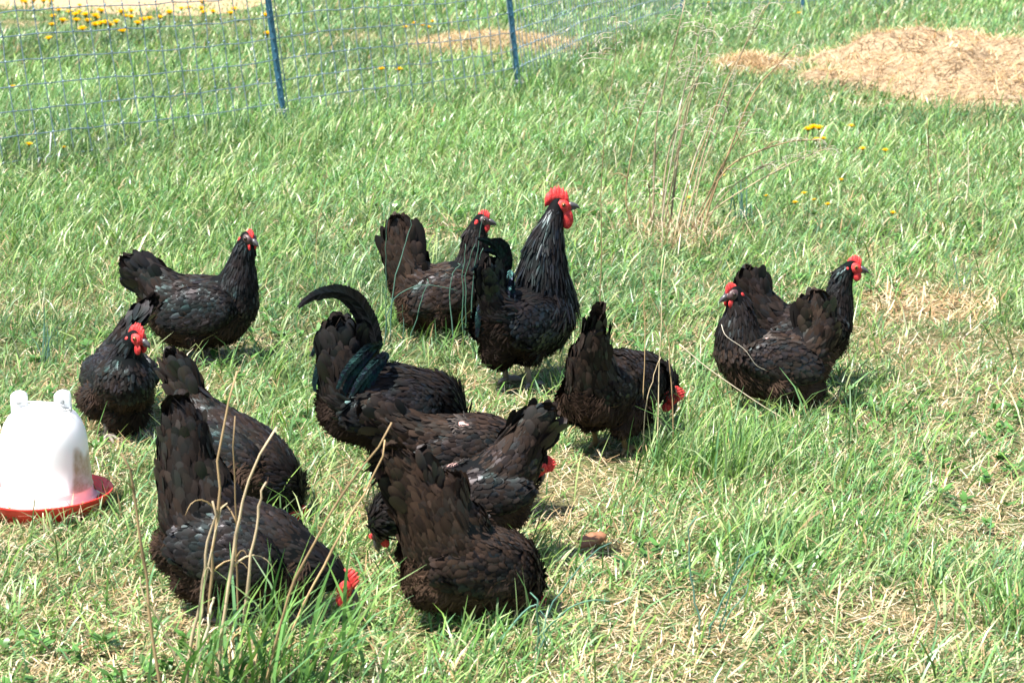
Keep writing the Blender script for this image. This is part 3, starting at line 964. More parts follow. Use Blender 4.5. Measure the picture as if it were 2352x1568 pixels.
        cl = norm(np.stack([vnoise(Pf[:, 0], Pf[:, 2], 38, 3) - .5, vnoise(Pf[:, 1], Pf[:, 2], 38, 8) - .5, vnoise(Pf[:, 0], Pf[:, 1], 38, 13) - .5], 1))
        Df = np.array([-0.75, 0, -0.45]) + 0.55 * cl + rng.normal(0, 0.25, (nf, 3))
        Df = norm(Df - Nf * np.sum(Df * Nf, 1, keepdims=True))
        bb = np.clip(0.22 + 0.35 * rng.random((nf, 1)) + 0.75 * brown, 0, 1.1) * (.7 if rooster else 1)
        c = (BLACK * (1 - bb) + BROWN * 1.6 * bb) * (0.55 + 1.0 * vnoise(Pf[:, 0], Pf[:, 2], 45, 2)[:, None])
        feathers(b, Pf, Nf, Df, 0.018 + 0.016 * rng.random(nf), 0.0018 + 0.0018 * rng.random(nf), 0.35 + 0.4 * rng.random(nf), 0.25 + 0.1 * rng.random(nf), np.maximum(c, 0.004), np.full(nf, 0.08), camber=.05)
    b.build('body', M_FEATHER, root)
    for (bx, by, br) in bare:
        # patch of bare skin with downy quills around it
        w = on_plane(bx, by, G, th); kk = None
        Pw = Ps @ AX + G; qx, qy = project(Pw)
        facing = (Ns @ AX)[:, 1] < 0.5
        cand = np.where(facing & (Ns[:, 2] > 0.0))[0]
        kk = cand[np.argmin((qx[cand] - bx) ** 2 + (qy[cand] - by) ** 2)]
        P0, N0 = Ps[kk], Ns[kk]
        A = norm(np.cross(N0, [0.3, 1, 0.1])); Bq = np.cross(N0, A)
        bb_ = MB(); r = br * px_size(Pw[kk])
        bb_.ball(P0 + N0 * 0.001, (r * .62, r * .36, 0.0060), axes=np.stack([A, Bq, N0]), seg=16, rings=8, col=(0.58, 0.34, 0.30), gloss=.3, bump=.05)
        nq = 70
        aa = rng.random(nq) * 6.283; rq = r * (0.5 + .6 * rng.random(nq))
        Pq = P0 + A * (np.cos(aa) * rq)[:, None] + Bq * (np.sin(aa) * rq * .7)[:, None] + N0 * 0.003
        Dq = norm(T[kk] + rng.normal(0, .5, (nq, 3))); Dq = norm(Dq - N0 * (Dq @ N0)[:, None])
        cq = np.array([0.06, 0.045, 0.036]) * (0.3 + 1.3 * rng.random((nq, 1)))
        feathers(bb_, Pq, np.tile(N0, (nq, 1)), Dq, .010 + .014 * rng.random(nq), .002 + .003 * rng.random(nq), .3 + .3 * rng.random(nq), np.full(nq, .2), cq, np.full(nq, .2))
        o = bb_.build('bare_skin', M_PAINT, root); o['label'] = 'pink bare patch where feathers are worn off'

    # wings: a slim shell along each flank, shingled with coverts, long quills behind
    wc_, wl = (body_c, 0.105) if wing is None else (place((*wing[:2], 10, 1, 'b', None))[0], wing[2])
    i1, i2 = bidx[0], bidx[-1]
    wd = pos[i2] - pos[i1]; wd[1] = 0; wd = norm(wd)
    wd = norm(wd * 0.8 + np.array([0.35, 0, 0.10]))
    wz = norm(np.cross(np.array([0, -1.0, 0]), wd)); wz = wz if wz[2] > 0 else -wz
    rmax = body_r
    lt = float(np.mean(lat[bidx]))
    for s_ in (-1, 1):
        b = MB()
        yo = s_ * rmax * lt * 0.77
        c = np.array([wc_[0], body_c[1] + yo, wc_[2] + 0.10 * rmax])
        out = np.array([0, s_, 0.22]); out = norm(out - wd * (out @ wd)); wz2 = np.cross(wd, out); wz2 = wz2 if wz2[2] > 0 else -wz2
        ax = np.stack([wd, out, wz2]); rw = np.array([wl, 0.023, 0.62 * rmax])
        V, F = ico()
        vv = (V * rw) @ ax + c
        b.add(vv, None, F, np.tile(BLACK, (len(vv), 1)), 0.3)
        nw = 800
        u = norm(rng.normal(0, 1, (nw * 3, 3))); u = u[(u[:, 1] > -0.15) & (u[:, 0] > -0.86)][:nw]; nw = len(u)
        Pw_ = (u * rw) @ ax + c; Nw = norm((u / rw) @ ax)
        xx = u[:, 0]
        Dw = -wd[None] + wz2[None] * (-0.18 - .25 * np.clip(xx, 0, 1))[:, None] + rng.normal(0, .07, (nw, 3))
        Dw = norm(Dw - Nw * np.sum(Dw * Nw, 1, keepdims=True))
        lw = (0.020 + 0.026 * np.clip(-xx + .3, 0, 1)) * (.8 + .4 * rng.random(nw)); ww = 0.0125 + 0.006 * np.clip(-xx + .2, 0, 1)
        bw = np.clip(brown * rng.random(nw), 0, 1)[:, None]
        cw = (BLACK * (1 - bw) + BROWN * bw) * (0.8 + .4 * rng.random((nw, 1)))
        feathers(b, Pw_, Nw, Dw, lw, ww, .10 + .10 * rng.random(nw), np.full(nw, .05), cw, (0.15 + .9 * rng.random(nw) ** 2) * gloss, edge=.2, roll=.08)
        # flight feathers, folded along the lower rear edge
        nq = 11
        k = np.linspace(0, 1, nq)
        Pq = c + wd * (0.25 - 0.55 * k[:, None]) * wl * 1.0 + wz2 * (-0.55 + 0.75 * k[:, None]) * rw[2] + out * (0.020 + 0.004 * (1 - k[:, None]))
        Dq = norm(-wd[None] + wz2[None] * (-0.10 + .10 * k[:, None]) - out[None] * 0.10)
        Nq = np.tile(out, (nq, 1)); Nq = norm(Nq - Dq * np.sum(Nq * Dq, 1, keepdims=True))
        bw = (brown * .8) * np.ones((nq, 1))
        feathers(b, Pq, Nq, Dq, np.full(nq, wl * 0.82), np.full(nq, .017), np.full(nq, .02), np.full(nq, .07), BLACK * (1 - bw) + BROWN * bw, np.full(nq, .6 * gloss))
        b.build('wing', M_FEATHER, root)

    # tail quills
    tidx = [i for i, t in enumerate(typ) if t == 't']
    if tail_n:
        b = MB()
        tip, bs = pos[tidx[0]], pos[min(tidx[-1] + 0, len(pos) - 1)]
        ax_ = tip - bs; Lt = np.linalg.norm(ax_) + rad[tidx[0]]; ax_ = norm(ax_)
        inpl = norm(np.cross(np.array([0, 1.0, 0]), ax_))
        lat_ = norm(np.cross(ax_, inpl))
        rb = rad[tidx[-1]] * .75
        nq = tail_n
        k = np.linspace(-1, 1, nq // 2)
        for s_ in (-1, 1):
            kk = k + rng.normal(0, .08, len(k))
            Dq = norm(ax_[None] + inpl[None] * (fan * kk)[:, None] + lat_[None] * (s_ * (0.02 + .05 * rng.random(len(k))))[:, None])
            Pq = bs + inpl * (kk * rb * .55)[:, None] + lat_ * (s_ * rb * 0.12) + ax_ * 0.0
            Nq = s_ * lat_[None] + inpl[None] * (kk * .35)[:, None]
            Nq = norm(Nq - Dq * np.sum(Nq * Dq, 1, keepdims=True))
            Lq = Lt * (1.03 - 0.14 * kk ** 2) * tail_len * (.92 + .14 * rng.random(len(k)))
            bw = brown * (.3 + .5 * rng.random((len(k), 1)))
            feathers(b, Pq, Nq, Dq, Lq, np.full(len(k), tail_w), np.full(len(k), .05), np.full(len(k), .06 + .05 * rng.random()), BLACK * (1 - bw) + BROWN * bw, np.full(len(k), .55 * gloss))
        # coverts over the root of the tail, on both sides
        nq = 90
        kk = rng.random(nq) * 2 - 1; s_ = np.where(rng.random(nq) < .5, -1, 1); al = rng.random(nq) * .62
        Pq = bs + ax_ * (al * Lt)[:, None] + inpl * (kk * rb * (1.0 - .6 * al))[:, None] + lat_ * (s_ * (rb * .62 * (1 - .7 * al) + .004))[:, None]
        Dq = norm(ax_[None] + inpl[None] * (fan * 1.1 * kk)[:, None] + rng.normal(0, .12, (nq, 3)))
        Nq = s_[:, None] * lat_[None] + inpl[None] * (kk * .6)[:, None]; Nq = norm(Nq - Dq * np.sum(Nq * Dq, 1, keepdims=True))
        bw = np.clip(brown * (.4 + .9 * rng.random((nq, 1))), 0, 1)
        feathers(b, Pq, Nq, Dq, .042 + .02 * rng.random(nq), .020 + .006 * rng.random(nq), .08 + .10 * rng.random(nq), .12 + .1 * rng.random(nq), BLACK * (1 - bw) + BROWN * bw, (.4 + .5 * rng.random(nq)) * gloss, edge=.6)
        tl = b.build('tail', M_FEATHER, root)
    # long curved sickle feathers of the cock
    sk_all = []
    for sk in sickles:
        if len(sk) > 5: sk_all.append(sk); continue
        for q_ in range(4):
            ox, oy, f_ = (q_ - 1.5) * 13 + rng.normal(0, 3), rng.normal(0, 6), .75 + .3 * rng.random()
            x0_, y0_ = sk[0][0], sk[0][1]
            sk_all.append([(x0_ + (x - x0_) * f_ + ox * (i / 4), y0_ + (y - y0_) * f_ + oy * (i / 4), w * .55, dy * .8 + (q_ - 1.5) * .006) for i, (x, y, w, dy) in enumerate(sk)])
    for sk in sk_all:
        pts = np.array([toloc(at_depth(x, y, G[1] + dy)) for x, y, w, dy in sk])
        ws = np.array([w for x, y, w, dy in sk]) * px_size(G + np.array([0, 0, .3]))
        s0 = np.linspace(0, 1, len(pts)); s1 = np.linspace(0, 1, 34)
        pp = np.stack([np.interp(s1, s0, pts[:, k]) for k in range(3)], 1); wi = np.interp(s1, s0, ws)
        for _ in range(8): pp[1:-1] = (pp[:-2] + 2 * pp[1:-1] + pp[2:]) / 4
        b = MB()
        T_ = norm(np.gradient(pp, axis=0))
        Vv = norm(np.cross(T_, toloc(G + np.array([0.25, 1.0, 0.1]))))
        nn = norm(np.cross(T_, Vv))
        nb_ = 150
        si = np.linspace(0, 33, nb_) * .985
        ii = np.clip(si.astype(int), 0, 32); ff = (si - ii)[:, None]
        lerp = lambda A_: A_[ii] * (1 - ff) + A_[ii + 1] * ff
        c_, t_, v_, n_ = lerp(pp), norm(lerp(T_)), norm(lerp(Vv)), norm(lerp(nn))
        w_ = (wi[ii] * (1 - ff[:, 0]) + wi[ii + 1] * ff[:, 0])
        for sd_ in (-1, 1):
            D_ = norm(t_ * .80 + v_ * sd_ * (.62 + rng.normal(0, .04, (nb_, 1))) + n_ * rng.normal(-.06, .05, (nb_, 1)))
            N_ = norm(n_ + v_ * sd_ * .25 + rng.normal(0, .08, (nb_, 3))); N_ = norm(N_ - D_ * np.sum(N_ * D_, 1, keepdims=True))
            for sg in (1, -1):       # both faces of the vane
                feathers(b, c_ + N_ * sg * .0006, N_ * sg, D_, w_ * .80 * (.85 + .25 * rng.random(nb_)) + .002, np.maximum(w_ * .22, .0022), np.full(nb_, .03), np.full(nb_, .05),
                         BLACK * (.6 + .9 * rng.random((nb_, 1))), .45 + .45 * rng.random(nb_), roll=.05)
        b.tube(pp, np.linspace(.0016, .0004, 34), 5, col=BLACK * 1.5, gloss=.6)
        b.build('sickle_feather', M_SHEEN if len(sk) < 6 else M_FEATHER, root)

    # ------------- head
    hx, hy, hyaw, hpit = head[:4]
    hc = pos[-1]; hr = rad[-1]
    ya = R(hyaw) - th
    pi_ = R(hpit)
    fh = np.array([math.cos(ya) * math.cos(pi_), math.sin(ya) * math.cos(pi_), math.sin(pi_)])
    sh = np.array([-math.sin(ya), math.cos(ya), 0.0])
    uh = np.cross(fh, sh); uh = uh if True else uh
    if uh[2] < 0 and abs(hpit) < 80: uh = -uh
    if abs(hpit) >= 80 and (uh @ np.array([math.cos(ya), math.sin(ya), 0])) < 0: uh = -uh
    k = 1.42 if rooster else 1.18
    hw = hr * 0.92
    AH = np.stack([fh, sh, uh])
    hl = lambda a, s_, u: hc + fh * a + sh * s_ + uh * u
    # skull front, so the beak has something to sit in
    facecol = (0.50, 0.045, 0.04) if face == 'red' else (0.075, 0.04, 0.04)
    b = MB()
    for s_ in (-1, 1):
        b.ball(hl(.009 * k, s_ * hw * .52, -.001), (.0160 * k, hw * .56, .0135 * k), axes=AH, seg=14, rings=10, bump=.025)
    b.ball(hl(.018 * k, 0, -.002), (.011 * k, hw * .62, .010 * k), axes=AH, seg=12, rings=8)
    fo = b.build('face', M_RED if face == 'red' else M_PAINT, root)
    if face != 'red':
        for d_ in fo.data.attributes['col'].data: d_.color = (*facecol, 1)
    # beak: hooked upper over a shorter lower
    b = MB()
    bl = .025 * k
    b.tube([hl(.020 * k, 0, .001), hl(.020 * k + bl * .35, 0, .001), hl(.020 * k + bl * .7, 0, -.002), hl(.020 * k + bl, 0, -.007 * k)],
           [.0075 * k, .0062 * k, .0042 * k, .0008], 8, col=(.075, .07, .075), gloss=.75, up=sh)
    b.tube([hl(.020 * k, 0, -.005 * k), hl(.020 * k + bl * .4, 0, -.006 * k), hl(.020 * k + bl * .72, 0, -.007 * k)], [.005 * k, .0038 * k, .001], 8, col=(.10, .09, .09), gloss=.6, up=sh)
    b.build('beak', M_PAINT, root)
    for s_ in (-1, 1):
        b = MB()
        ec = hl(.011 * k, s_ * (hw * 1.02), .0040 * k)
        b.ball(ec, .0046 * k, seg=12, rings=8, col=(.30, .11, .03) if face == 'red' else (.05, .03, .02), gloss=.95)
        b.ball(ec + sh * s_ * .0026 * k, .0027 * k, seg=10, rings=6, col=(.004, .004, .004), gloss=1)
        b.build('eye', M_PAINT, root)
    # single comb with points
    if comb > 0:
        b = MB()
        cl_ = .044 * comb * (1.55 if rooster else 1.0); chh = .026 * comb * (1.6 if rooster else 1.0)
        npt = 6
        x0 = .022 * k
        zb = hr * .62
        top, bot = [], []
        m = npt * 6 + 1
        for i in range(m):
            t = i / (m - 1)
            x = x0 - cl_ * t
            env = math.sin(math.pi * min(1, (t * .82 + .10))) ** .7
            tooth = abs(((t * npt) % 1.0) - .5) * 2
            z = zb + chh * env * (0.79 + .22 * (1 - tooth ** 1.2)) * (1 + .08 * math.sin(i * 1.7)) - .006 * (t < .04)
            base = zb - .009 - .55 * cl_ * max(0, t - .62) ** 1.4
            top.append((x, z - .25 * cl_ * max(0, t - .7))); bot.append((x, base))
        w0 = .0050 * (1.3 if rooster else 1)
        v = []
        for (x, z), (x2, z2) in zip(top, bot):
            zm = (z + z2) / 2
            v += [hl(x2, -w0, z2), hl((x + x2) / 2, -w0 * .75, zm), hl(x, -w0 * .22, z), hl(x, w0 * .22, z), hl((x + x2) / 2, w0 * .75, zm), hl(x2, w0, z2)]
        q = []
        for i in range(m - 1):
            for kk_ in range(6): q.append((i * 6 + kk_, (i + 1) * 6 + kk_, (i + 1) * 6 + (kk_ + 1) % 6, i * 6 + (kk_ + 1) % 6))
        q.append((0, 1, 4, 5)); q.append((1, 2, 3, 4))
        e = (m - 1) * 6; q.append((e + 5, e + 4, e + 1, e)); q.append((e + 4, e + 3, e + 2, e + 1))
        b.add(v, q)
        b.build('comb', M_RED, root)
    wl_ = (.0125, .0045, .0150) if not rooster else (.019, .0065, .030)
    if comb > 0:
        wl_ = tuple(x * (0.6 + .4 * comb) for x in wl_)
        down = norm(np.array([0, 0, -1.0]) * .75 - uh * .5 + fh * .05)
        for s_ in (-1, 1):
            b = MB()
            c = hl(.017 * k, s_ * .0085 * k, -.008 * k) + down * wl_[2] * .8
            A2 = norm(fh - down * (fh @ down)); B2 = np.cross(down, A2)
            b.ball(c + sh * s_ * .002, wl_, axes=np.stack([A2, B2, down]), seg=14, rings=10, bump=.02)
            b.build('wattle', M_RED, root)
            b = MB()
            b.ball(hl(-.008 * k, s_ * hw * .98, -.009 * k), (.0055 * k, .0035, .009 * k), axes=AH, seg=10, rings=8, bump=.03)
            b.build('ear_lobe', M_RED, root)
    # ------------- legs and feet
    if feet:
        for hock, s_ in zip(legs, (-1, 1)):
            b = MB()
            ft = np.array([0.010, hock[1], 0.010])
            rs = 0.0065 * (1.25 if rooster else 1)
            lc = leg_col
            b.tube([hock + (0, 0, .02), hock, hock * .5 + ft * .5, ft], [rs * 1.3, rs * 1.15, rs, rs * 1.1], 8, col=lc, gloss=.3)
            for an, ll in ((-.45, .05), (0, .062), (.45, .05), (math.pi - .25 * s_, .028)):
                d = np.array([math.cos(an), math.sin(an), 0])
                b.tube([ft, ft + d * ll * .5 + (0, 0, .004), ft + d * ll * .85 + (0, 0, -.003), ft + d * ll + (0, 0, -.006)], [rs, rs * .75, rs * .6, .001], 7, col=lc, gloss=.3)
            if rooster:
                b.tube([hock * .45 + ft * .55, hock * .42 + ft * .58 + (-.016, 0, .002)], [.004, .0008], 6, col=(.35, .3, .25), gloss=.5)
            b.build('leg', M_PAINT, root)
    tag(root, label, 'rooster' if rooster else 'hen', group)
    return root


GH = 'black hens grazing in the paddock'
GR = 'black roosters among the hens'

# A  left rear hen, broadside
chicken('hen', (462, 828), -6,
        [(292, 600, 11, .8, 't'), (330, 622, 30, .7, 't'), (368, 664, 55, .8, 't'), (415, 705, 80, .85, 'b'), (455, 716, 90, .88, 'b'), (498, 712, 86, .9, 'b'),
         (535, 695, 66, .9, 'b'), (549, 640, 45, .9, 'n'), (556, 600, 32, .95, 'n'), (563, 568, 26, .95, 'n'), (567, 545, 20, .9, 'h')],
        (567, 545, -38, -18), 'glossy black hen standing broadside at the left rear, low tail, head turned to camera', GH,
        brown=.22, extra=[(415, 748, 46, 1.1, 'b')], face='dark', comb=.72, tail_len=1.0)
# B  hen by the drinker, facing us
chicken('hen', (283, 1002), -62,
        [(344, 697, 9, .7, 't', .30), (322, 722, 17, .7, 't', .29), (285, 775, 34, .8, 't', .26), (256, 835, 50, .9, 'b', .20), (266, 865, 66, .92, 'b', .10), (285, 882, 78, .94, 'b', .0),
         (290, 870, 72, .92, 'b', -.05), (292, 822, 44, .9, 'n', -.05), (299, 795, 34, .9, 'n', -.06), (310, 773, 25, .9, 'h', -.07)],
        (310, 775, -28, -20), 'black hen facing the camera behind the white drinker, red comb and face', GH,
        brown=.18, extra=[(215, 915, 34, .9, 'b', .14), (288, 935, 60, .9, 'b', .0)], comb=1.05, wing=None)
# C  pecking hen half hidden behind the front left one
chicken('hen', (585, 1190), -20,
        [(396, 828, 12, .7, 't'), (412, 868, 25, .7, 't'), (440, 922, 44, .75, 't'), (482, 975, 66, .85, 'b'), (545, 1030, 84, .9, 'b'), (598, 1075, 88, .92, 'b'),
         (638, 1104, 66, .9, 'n'), (664, 1138, 42, .9, 'n'), (677, 1168, 27, .9, 'h')],
        (680, 1185, -28, -66), 'grey-sheened pecking hen half hidden behind the front left hen', GH,
        brown=.4, comb=.8, gloss=1.35)
# D  front left pecking hen
chicken('hen', (500, 1415), -14,
        [(410, 945, 30, .5, 't'), (418, 985, 50, .6, 't'), (428, 1045, 70, .75, 't'), (440, 1125, 82, .9, 't'), (460, 1205, 98, .95, 'b'), (500, 1250, 116, .95, 'b'), (560, 1258, 124, .95, 'b'),
         (618, 1274, 112, .92, 'b'), (672, 1296, 88, .9, 'b'), (718, 1306, 62, .9, 'n'), (756, 1318, 44, .9, 'n'), (784, 1334, 32, .85, 'h')],
        (784, 1334, -12, -46), 'large black hen stooping to peck at front left, tail upright, behind dry stalks', GH,
        brown=.28, extra=[(422, 1255, 62, 1.1, 'b'), (470, 1310, 70, 1.1, 'b'), (484, 1130, 58, .9, 'b'), (505, 1165, 66, .95, 'b')], comb=.95, tail_n=18, tail_w=.04, fan=.16, tail_len=.86)
# E  rooster with the arching tail, head hidden
chicken('rooster', (905, 1180), 14,
        [(785, 745, 22, .5, 't'), (788, 800, 50, .6, 't'), (800, 868, 76, .75, 't'), (820, 930, 88, .85, 'b'), (870, 930, 98, .9, 'b'), (930, 925, 94, .9, 'b'),
         (990, 930, 82, .9, 'b'), (1022, 958, 56, .9, 'n'), (1048, 995, 38, .9, 'n'), (1072, 1035, 24, .9, 'h')],
        (1072, 1035, 0, -70), 'black rooster bending down mid-flock, one long sickle feather arching over its tail', GR,
        brown=.2, extra=[(790, 945, 48, 1.1, 'b')], gloss=1.15, tail_n=16, tail_w=.045,
        sickles=[[(868, 800, 26, -.03), (855, 740, 30, -.03), (826, 690, 32, -.03), (778, 666, 27, -.03), (730, 674, 18, -.03), (702, 690, 11, -.03), (686, 706, 3, -.03)],
                 [(850, 800, 22, -.01), (835, 745, 26, -.01), (812, 700, 26, -.01), (780, 676, 20, -.01), (750, 676, 12, -.01), (728, 688, 3, -.01)],
                 [(840, 830, 30, .03), (812, 760, 34, .03), (770, 735, 26, .03), (735, 770, 18, .03), (722, 815, 8, .03)],
                 [(880, 790, 28, -.06), (850, 800, 32, -.09), (815, 840, 30, -.10), (790, 880, 22, -.10), (775, 925, 6, -.10)],
                 [(890, 810, 28, -.06), (872, 830, 32, -.09), (845, 865, 28, -.10), (828, 900, 22, -.10), (815, 935, 6, -.10)],
                 [(800, 800, 26, -.03), (760, 800, 28, -.05), (735, 840, 24, -.06), (727, 880, 16, -.06), (735, 905, 5, -.06)]])
# F  hen with the pink bare patch, facing right
chicken('hen', (1075, 1195), 10,
        [(846, 948, 20, .9, 't'), (885, 958, 40, .9, 't'), (935, 985, 54, .9, 't'), (990, 1018, 74, .9, 'b'), (1055, 1032, 88, .92, 'b'), (1115, 1030, 88, .92, 'b'),
         (1166, 1028, 66, .9, 'b'), (1205, 1022, 46, .9, 'n'), (1230, 1036, 31, .9, 'n'), (1241, 1060, 22, .9, 'h')],
        (1241, 1060, -5, -84), 'hen with a pink bare patch on its back, pecking right in the middle cluster', GH,
        brown=.62, bare=[(1062, 974, 24)], comb=.9, gloss=.8)
# G  hen facing left, tail to the right
chicken('hen', (1085, 1300), 184,
        [(1250, 955, 17, .7, 't'), (1222, 985, 38, .7, 't'), (1196, 1030, 58, .8, 't'), (1158, 1090, 80, .9, 'b'), (1108, 1135, 92, .92, 'b'), (1050, 1152, 90, .92, 'b'),
         (990, 1155, 74, .9, 'b'), (940, 1162, 54, .9, 'n'), (898, 1172, 50, .9, 'n'), (880, 1196, 42, .9, 'n'), (872, 1212, 30, .9, 'h')],
        (876, 1204, 190, -80), 'worn-backed hen, tail raised right, pecking left behind the front brown hen', GH,
        brown=.45, bare=[(1040, 1072, 28)], extra=[(1160, 1165, 45, 1.1, 'b')], comb=.3, face='dark')
# H  front brown hen from behind
chicken('hen', (1085, 1425), 30,
        [(908, 1048, 24, .7, 't'), (928, 1085, 44, .75, 't'), (958, 1130, 64, .85, 't'), (992, 1190, 86, 1., 't'), (1022, 1262, 104, 1., 'b'), (1070, 1300, 112, 1., 'b'), (1115, 1306, 110, 1., 'b'),
         (1152, 1310, 102, 1., 'b'), (1186, 1330, 70, .9, 'n'), (1208, 1352, 44, .9, 'n'), (1222, 1378, 26, .9, 'h')],
        (1222, 1378, 30, -75), 'fluffy dark brown hen at centre front, rump towards us, head out of sight', GH,
        brown=1.0, extra=[(1010, 1315, 84, 1.0, 'b'), (1030, 1165, 58, .9, 'b'), (1070, 1215, 62, .95, 'b')], tail_n=16, tail_w=.042, gloss=.65, comb=.7, tail_len=.88, fan=.2)
# I  standing rooster
chicken('rooster', (1185, 888), 48,
        [(1118, 610, 18, .6, 't'), (1126, 650, 34, .7, 't'), (1140, 705, 52, .85, 't'), (1165, 745, 78, .95, 'b'), (1200, 745, 92, .95, 'b'), (1235, 730, 92, .95, 'b'),
         (1251, 690, 76, .95, 'n'), (1248, 620, 59, .95, 'n'), (1255, 560, 43, .95, 'n'), (1268, 510, 30, .95, 'n'), (1281, 472, 24, .9, 'h')],
        (1281, 472, 2, 0), 'tall black rooster standing upright with a large red comb and wattles, looking right', GR,
        brown=.12, extra=[(1150, 800, 44, 1., 'b')], gloss=1.35, tail_n=12, tail_w=.04, leg_col=(.30, .24, .21),
        sickles=[[(1160, 640, 26, .0), (1163, 600, 30, -.0), (1150, 565, 30, -.0), (1128, 548, 24, -.0), (1108, 545, 5, -.0)],
                 [(1140, 660, 26, -.02), (1146, 610, 30, -.04), (1130, 594, 28, -.05), (1108, 604, 14, -.06), (1094, 622, 4, -.06)],
                 [(1172, 620, 24, -.04), (1170, 660, 26, -.08), (1165, 700, 24, -.10), (1158, 740, 6, -.11)],
                 [(1150, 640, 24, -.06), (1116, 670, 28, -.10), (1102, 730, 24, -.12), (1100, 780, 6, -.12)]])
# J  hen behind the standing rooster
chicken('hen', (1012, 778), -2,
        [(912, 512, 16, .8, 't'), (914, 545, 32, .7, 't'), (922, 592, 44, .8, 't'), (948, 640, 56, .85, 't'), (978, 672, 72, .88, 'b'), (1015, 680, 80, .9, 'b'), (1050, 670, 78, .9, 'b'),
         (1082, 642, 56, .9, 'b'), (1088, 590, 38, .9, 'n'), (1092, 545, 32, .9, 'n'), (1104, 504, 24, .9, 'h')],
        (1104, 504, -4, -12), 'dark brown hen with upright tail among rushes, left of the standing rooster', GH,
        brown=.7, extra=[(960, 712, 42, 1.1, 'b')], face='dark', comb=.85, gloss=.8)
# K  pecking hen seen from behind
chicken('hen', (1398, 1038), 52,
        [(1374, 722, 8, 1., 't', -.12), (1371, 755, 15, 1., 't', -.11), (1362, 805, 42, 1.0, 't', -.10), (1358, 850, 62, 1., 't', -.07), (1370, 905, 82, 1., 'b', -.04), (1405, 885, 88, 1., 'b', .04), (1440, 876, 82, .95, 'b', .12),
         (1480, 868, 66, .9, 'b', .17), (1512, 868, 44, .9, 'n', .16), (1532, 884, 32, .9, 'n', .14), (1540, 903, 22, .9, 'h', .12)],
        (1540, 903, -8, -72), 'hen seen from behind with narrow upright tail, pecking right beside dry stems', GH,
        brown=.4, extra=[(1325, 925, 44, 1., 'b', .0), (1425, 935, 44, 1, 'b', .0)], comb=.95, leg_col=(.30, .19, .09), tail_n=10, tail_w=.026, gloss=.85, fan=.08)
# M  rear hen of the right pair, facing right
chicken('hen', (1855, 890), 3,
        [(1722, 634, 24, .6, 't'), (1728, 666, 34, .7, 't'), (1748, 706, 44, .8, 't'), (1792, 752, 60, .88, 'b'), (1840, 770, 74, .9, 'b'), (1886, 768, 68, .9, 'b'),
         (1914, 742, 50, .9, 'b'), (1925, 700, 38, .9, 'n'), (1930, 660, 31, .9, 'n'), (1938, 632, 26, .9, 'n'), (1955, 612, 21, .9, 'h')],
        (1955, 612, -8, -12), 'rear hen of the right-hand pair, neck stretched up and red face looking right', GH,
        brown=.35, comb=.9)
# L  front hen of the right pair, facing left
chicken('hen', (1765, 950), 190,
        [(1872, 688, 26, .6, 't'), (1876, 730, 44, .7, 't'), (1868, 785, 60, .85, 't'), (1838, 822, 72, .9, 'b'), (1790, 838, 82, .92, 'b'), (1742, 832, 84, .92, 'b'),
         (1702, 806, 68, .92, 'b'), (1695, 762, 52, .9, 'n'), (1698, 722, 38, .9, 'n'), (1695, 694, 29, .9, 'n'), (1688, 672, 23, .9, 'h')],
        (1688, 672, 205, -18), 'front hen of the right-hand pair, facing left with small red comb and tail raised behind', GH,
        brown=.6, extra=[(1840, 885, 50, 1.1, 'b')], bare=[(1762, 778, 13)], comb=.8, face='dark', leg_col=(.45, .24, .08))


# ------------------------------------------------------------------ tall stems, rushes, tufts
def spline(pts, n=14):
    pts = np.asarray(pts, float); s0 = np.linspace(0, 1, len(pts)); s1 = np.linspace(0, 1, n)
    pp = np.stack([np.interp(s1, s0, pts[:, k]) for k in range(3)], 1)
    for _ in range(2): pp[1:-1] = (pp[:-2] + 2 * pp[1:-1] + pp[2:]) / 4
    return pp


def panicle(b, tip, d, scale=1.0, col=(.62, .55, .45)):
    """open drooping seed head"""
    for i in range(9):
        t = i / 9
        base = tip - d * .16 * scale * t
        a = rng.random() * 6.283
        out = np.array([math.cos(a), .4 * math.sin(a), .25]); L_ = (.05 + .08 * t) * scale
        p1 = base + out * L_ * .6; p2 = p1 + out * L_ * .35 + np.array([0, 0, -.022 * scale]); p3 = p2 + np.array([out[0] * .006, 0, -.02 * scale])
        b.tube(spline([base, p1, p2, p3], 6), .0011, 3, col=col)
        for k in range(4):
            c = p2 + (p3 - p2) * rng.random() + rng.normal(0, .004, 3)
            b.ball(c, (.0014, .0014, .0040), seg=4, rings=3, col=(.60, .55, .45))


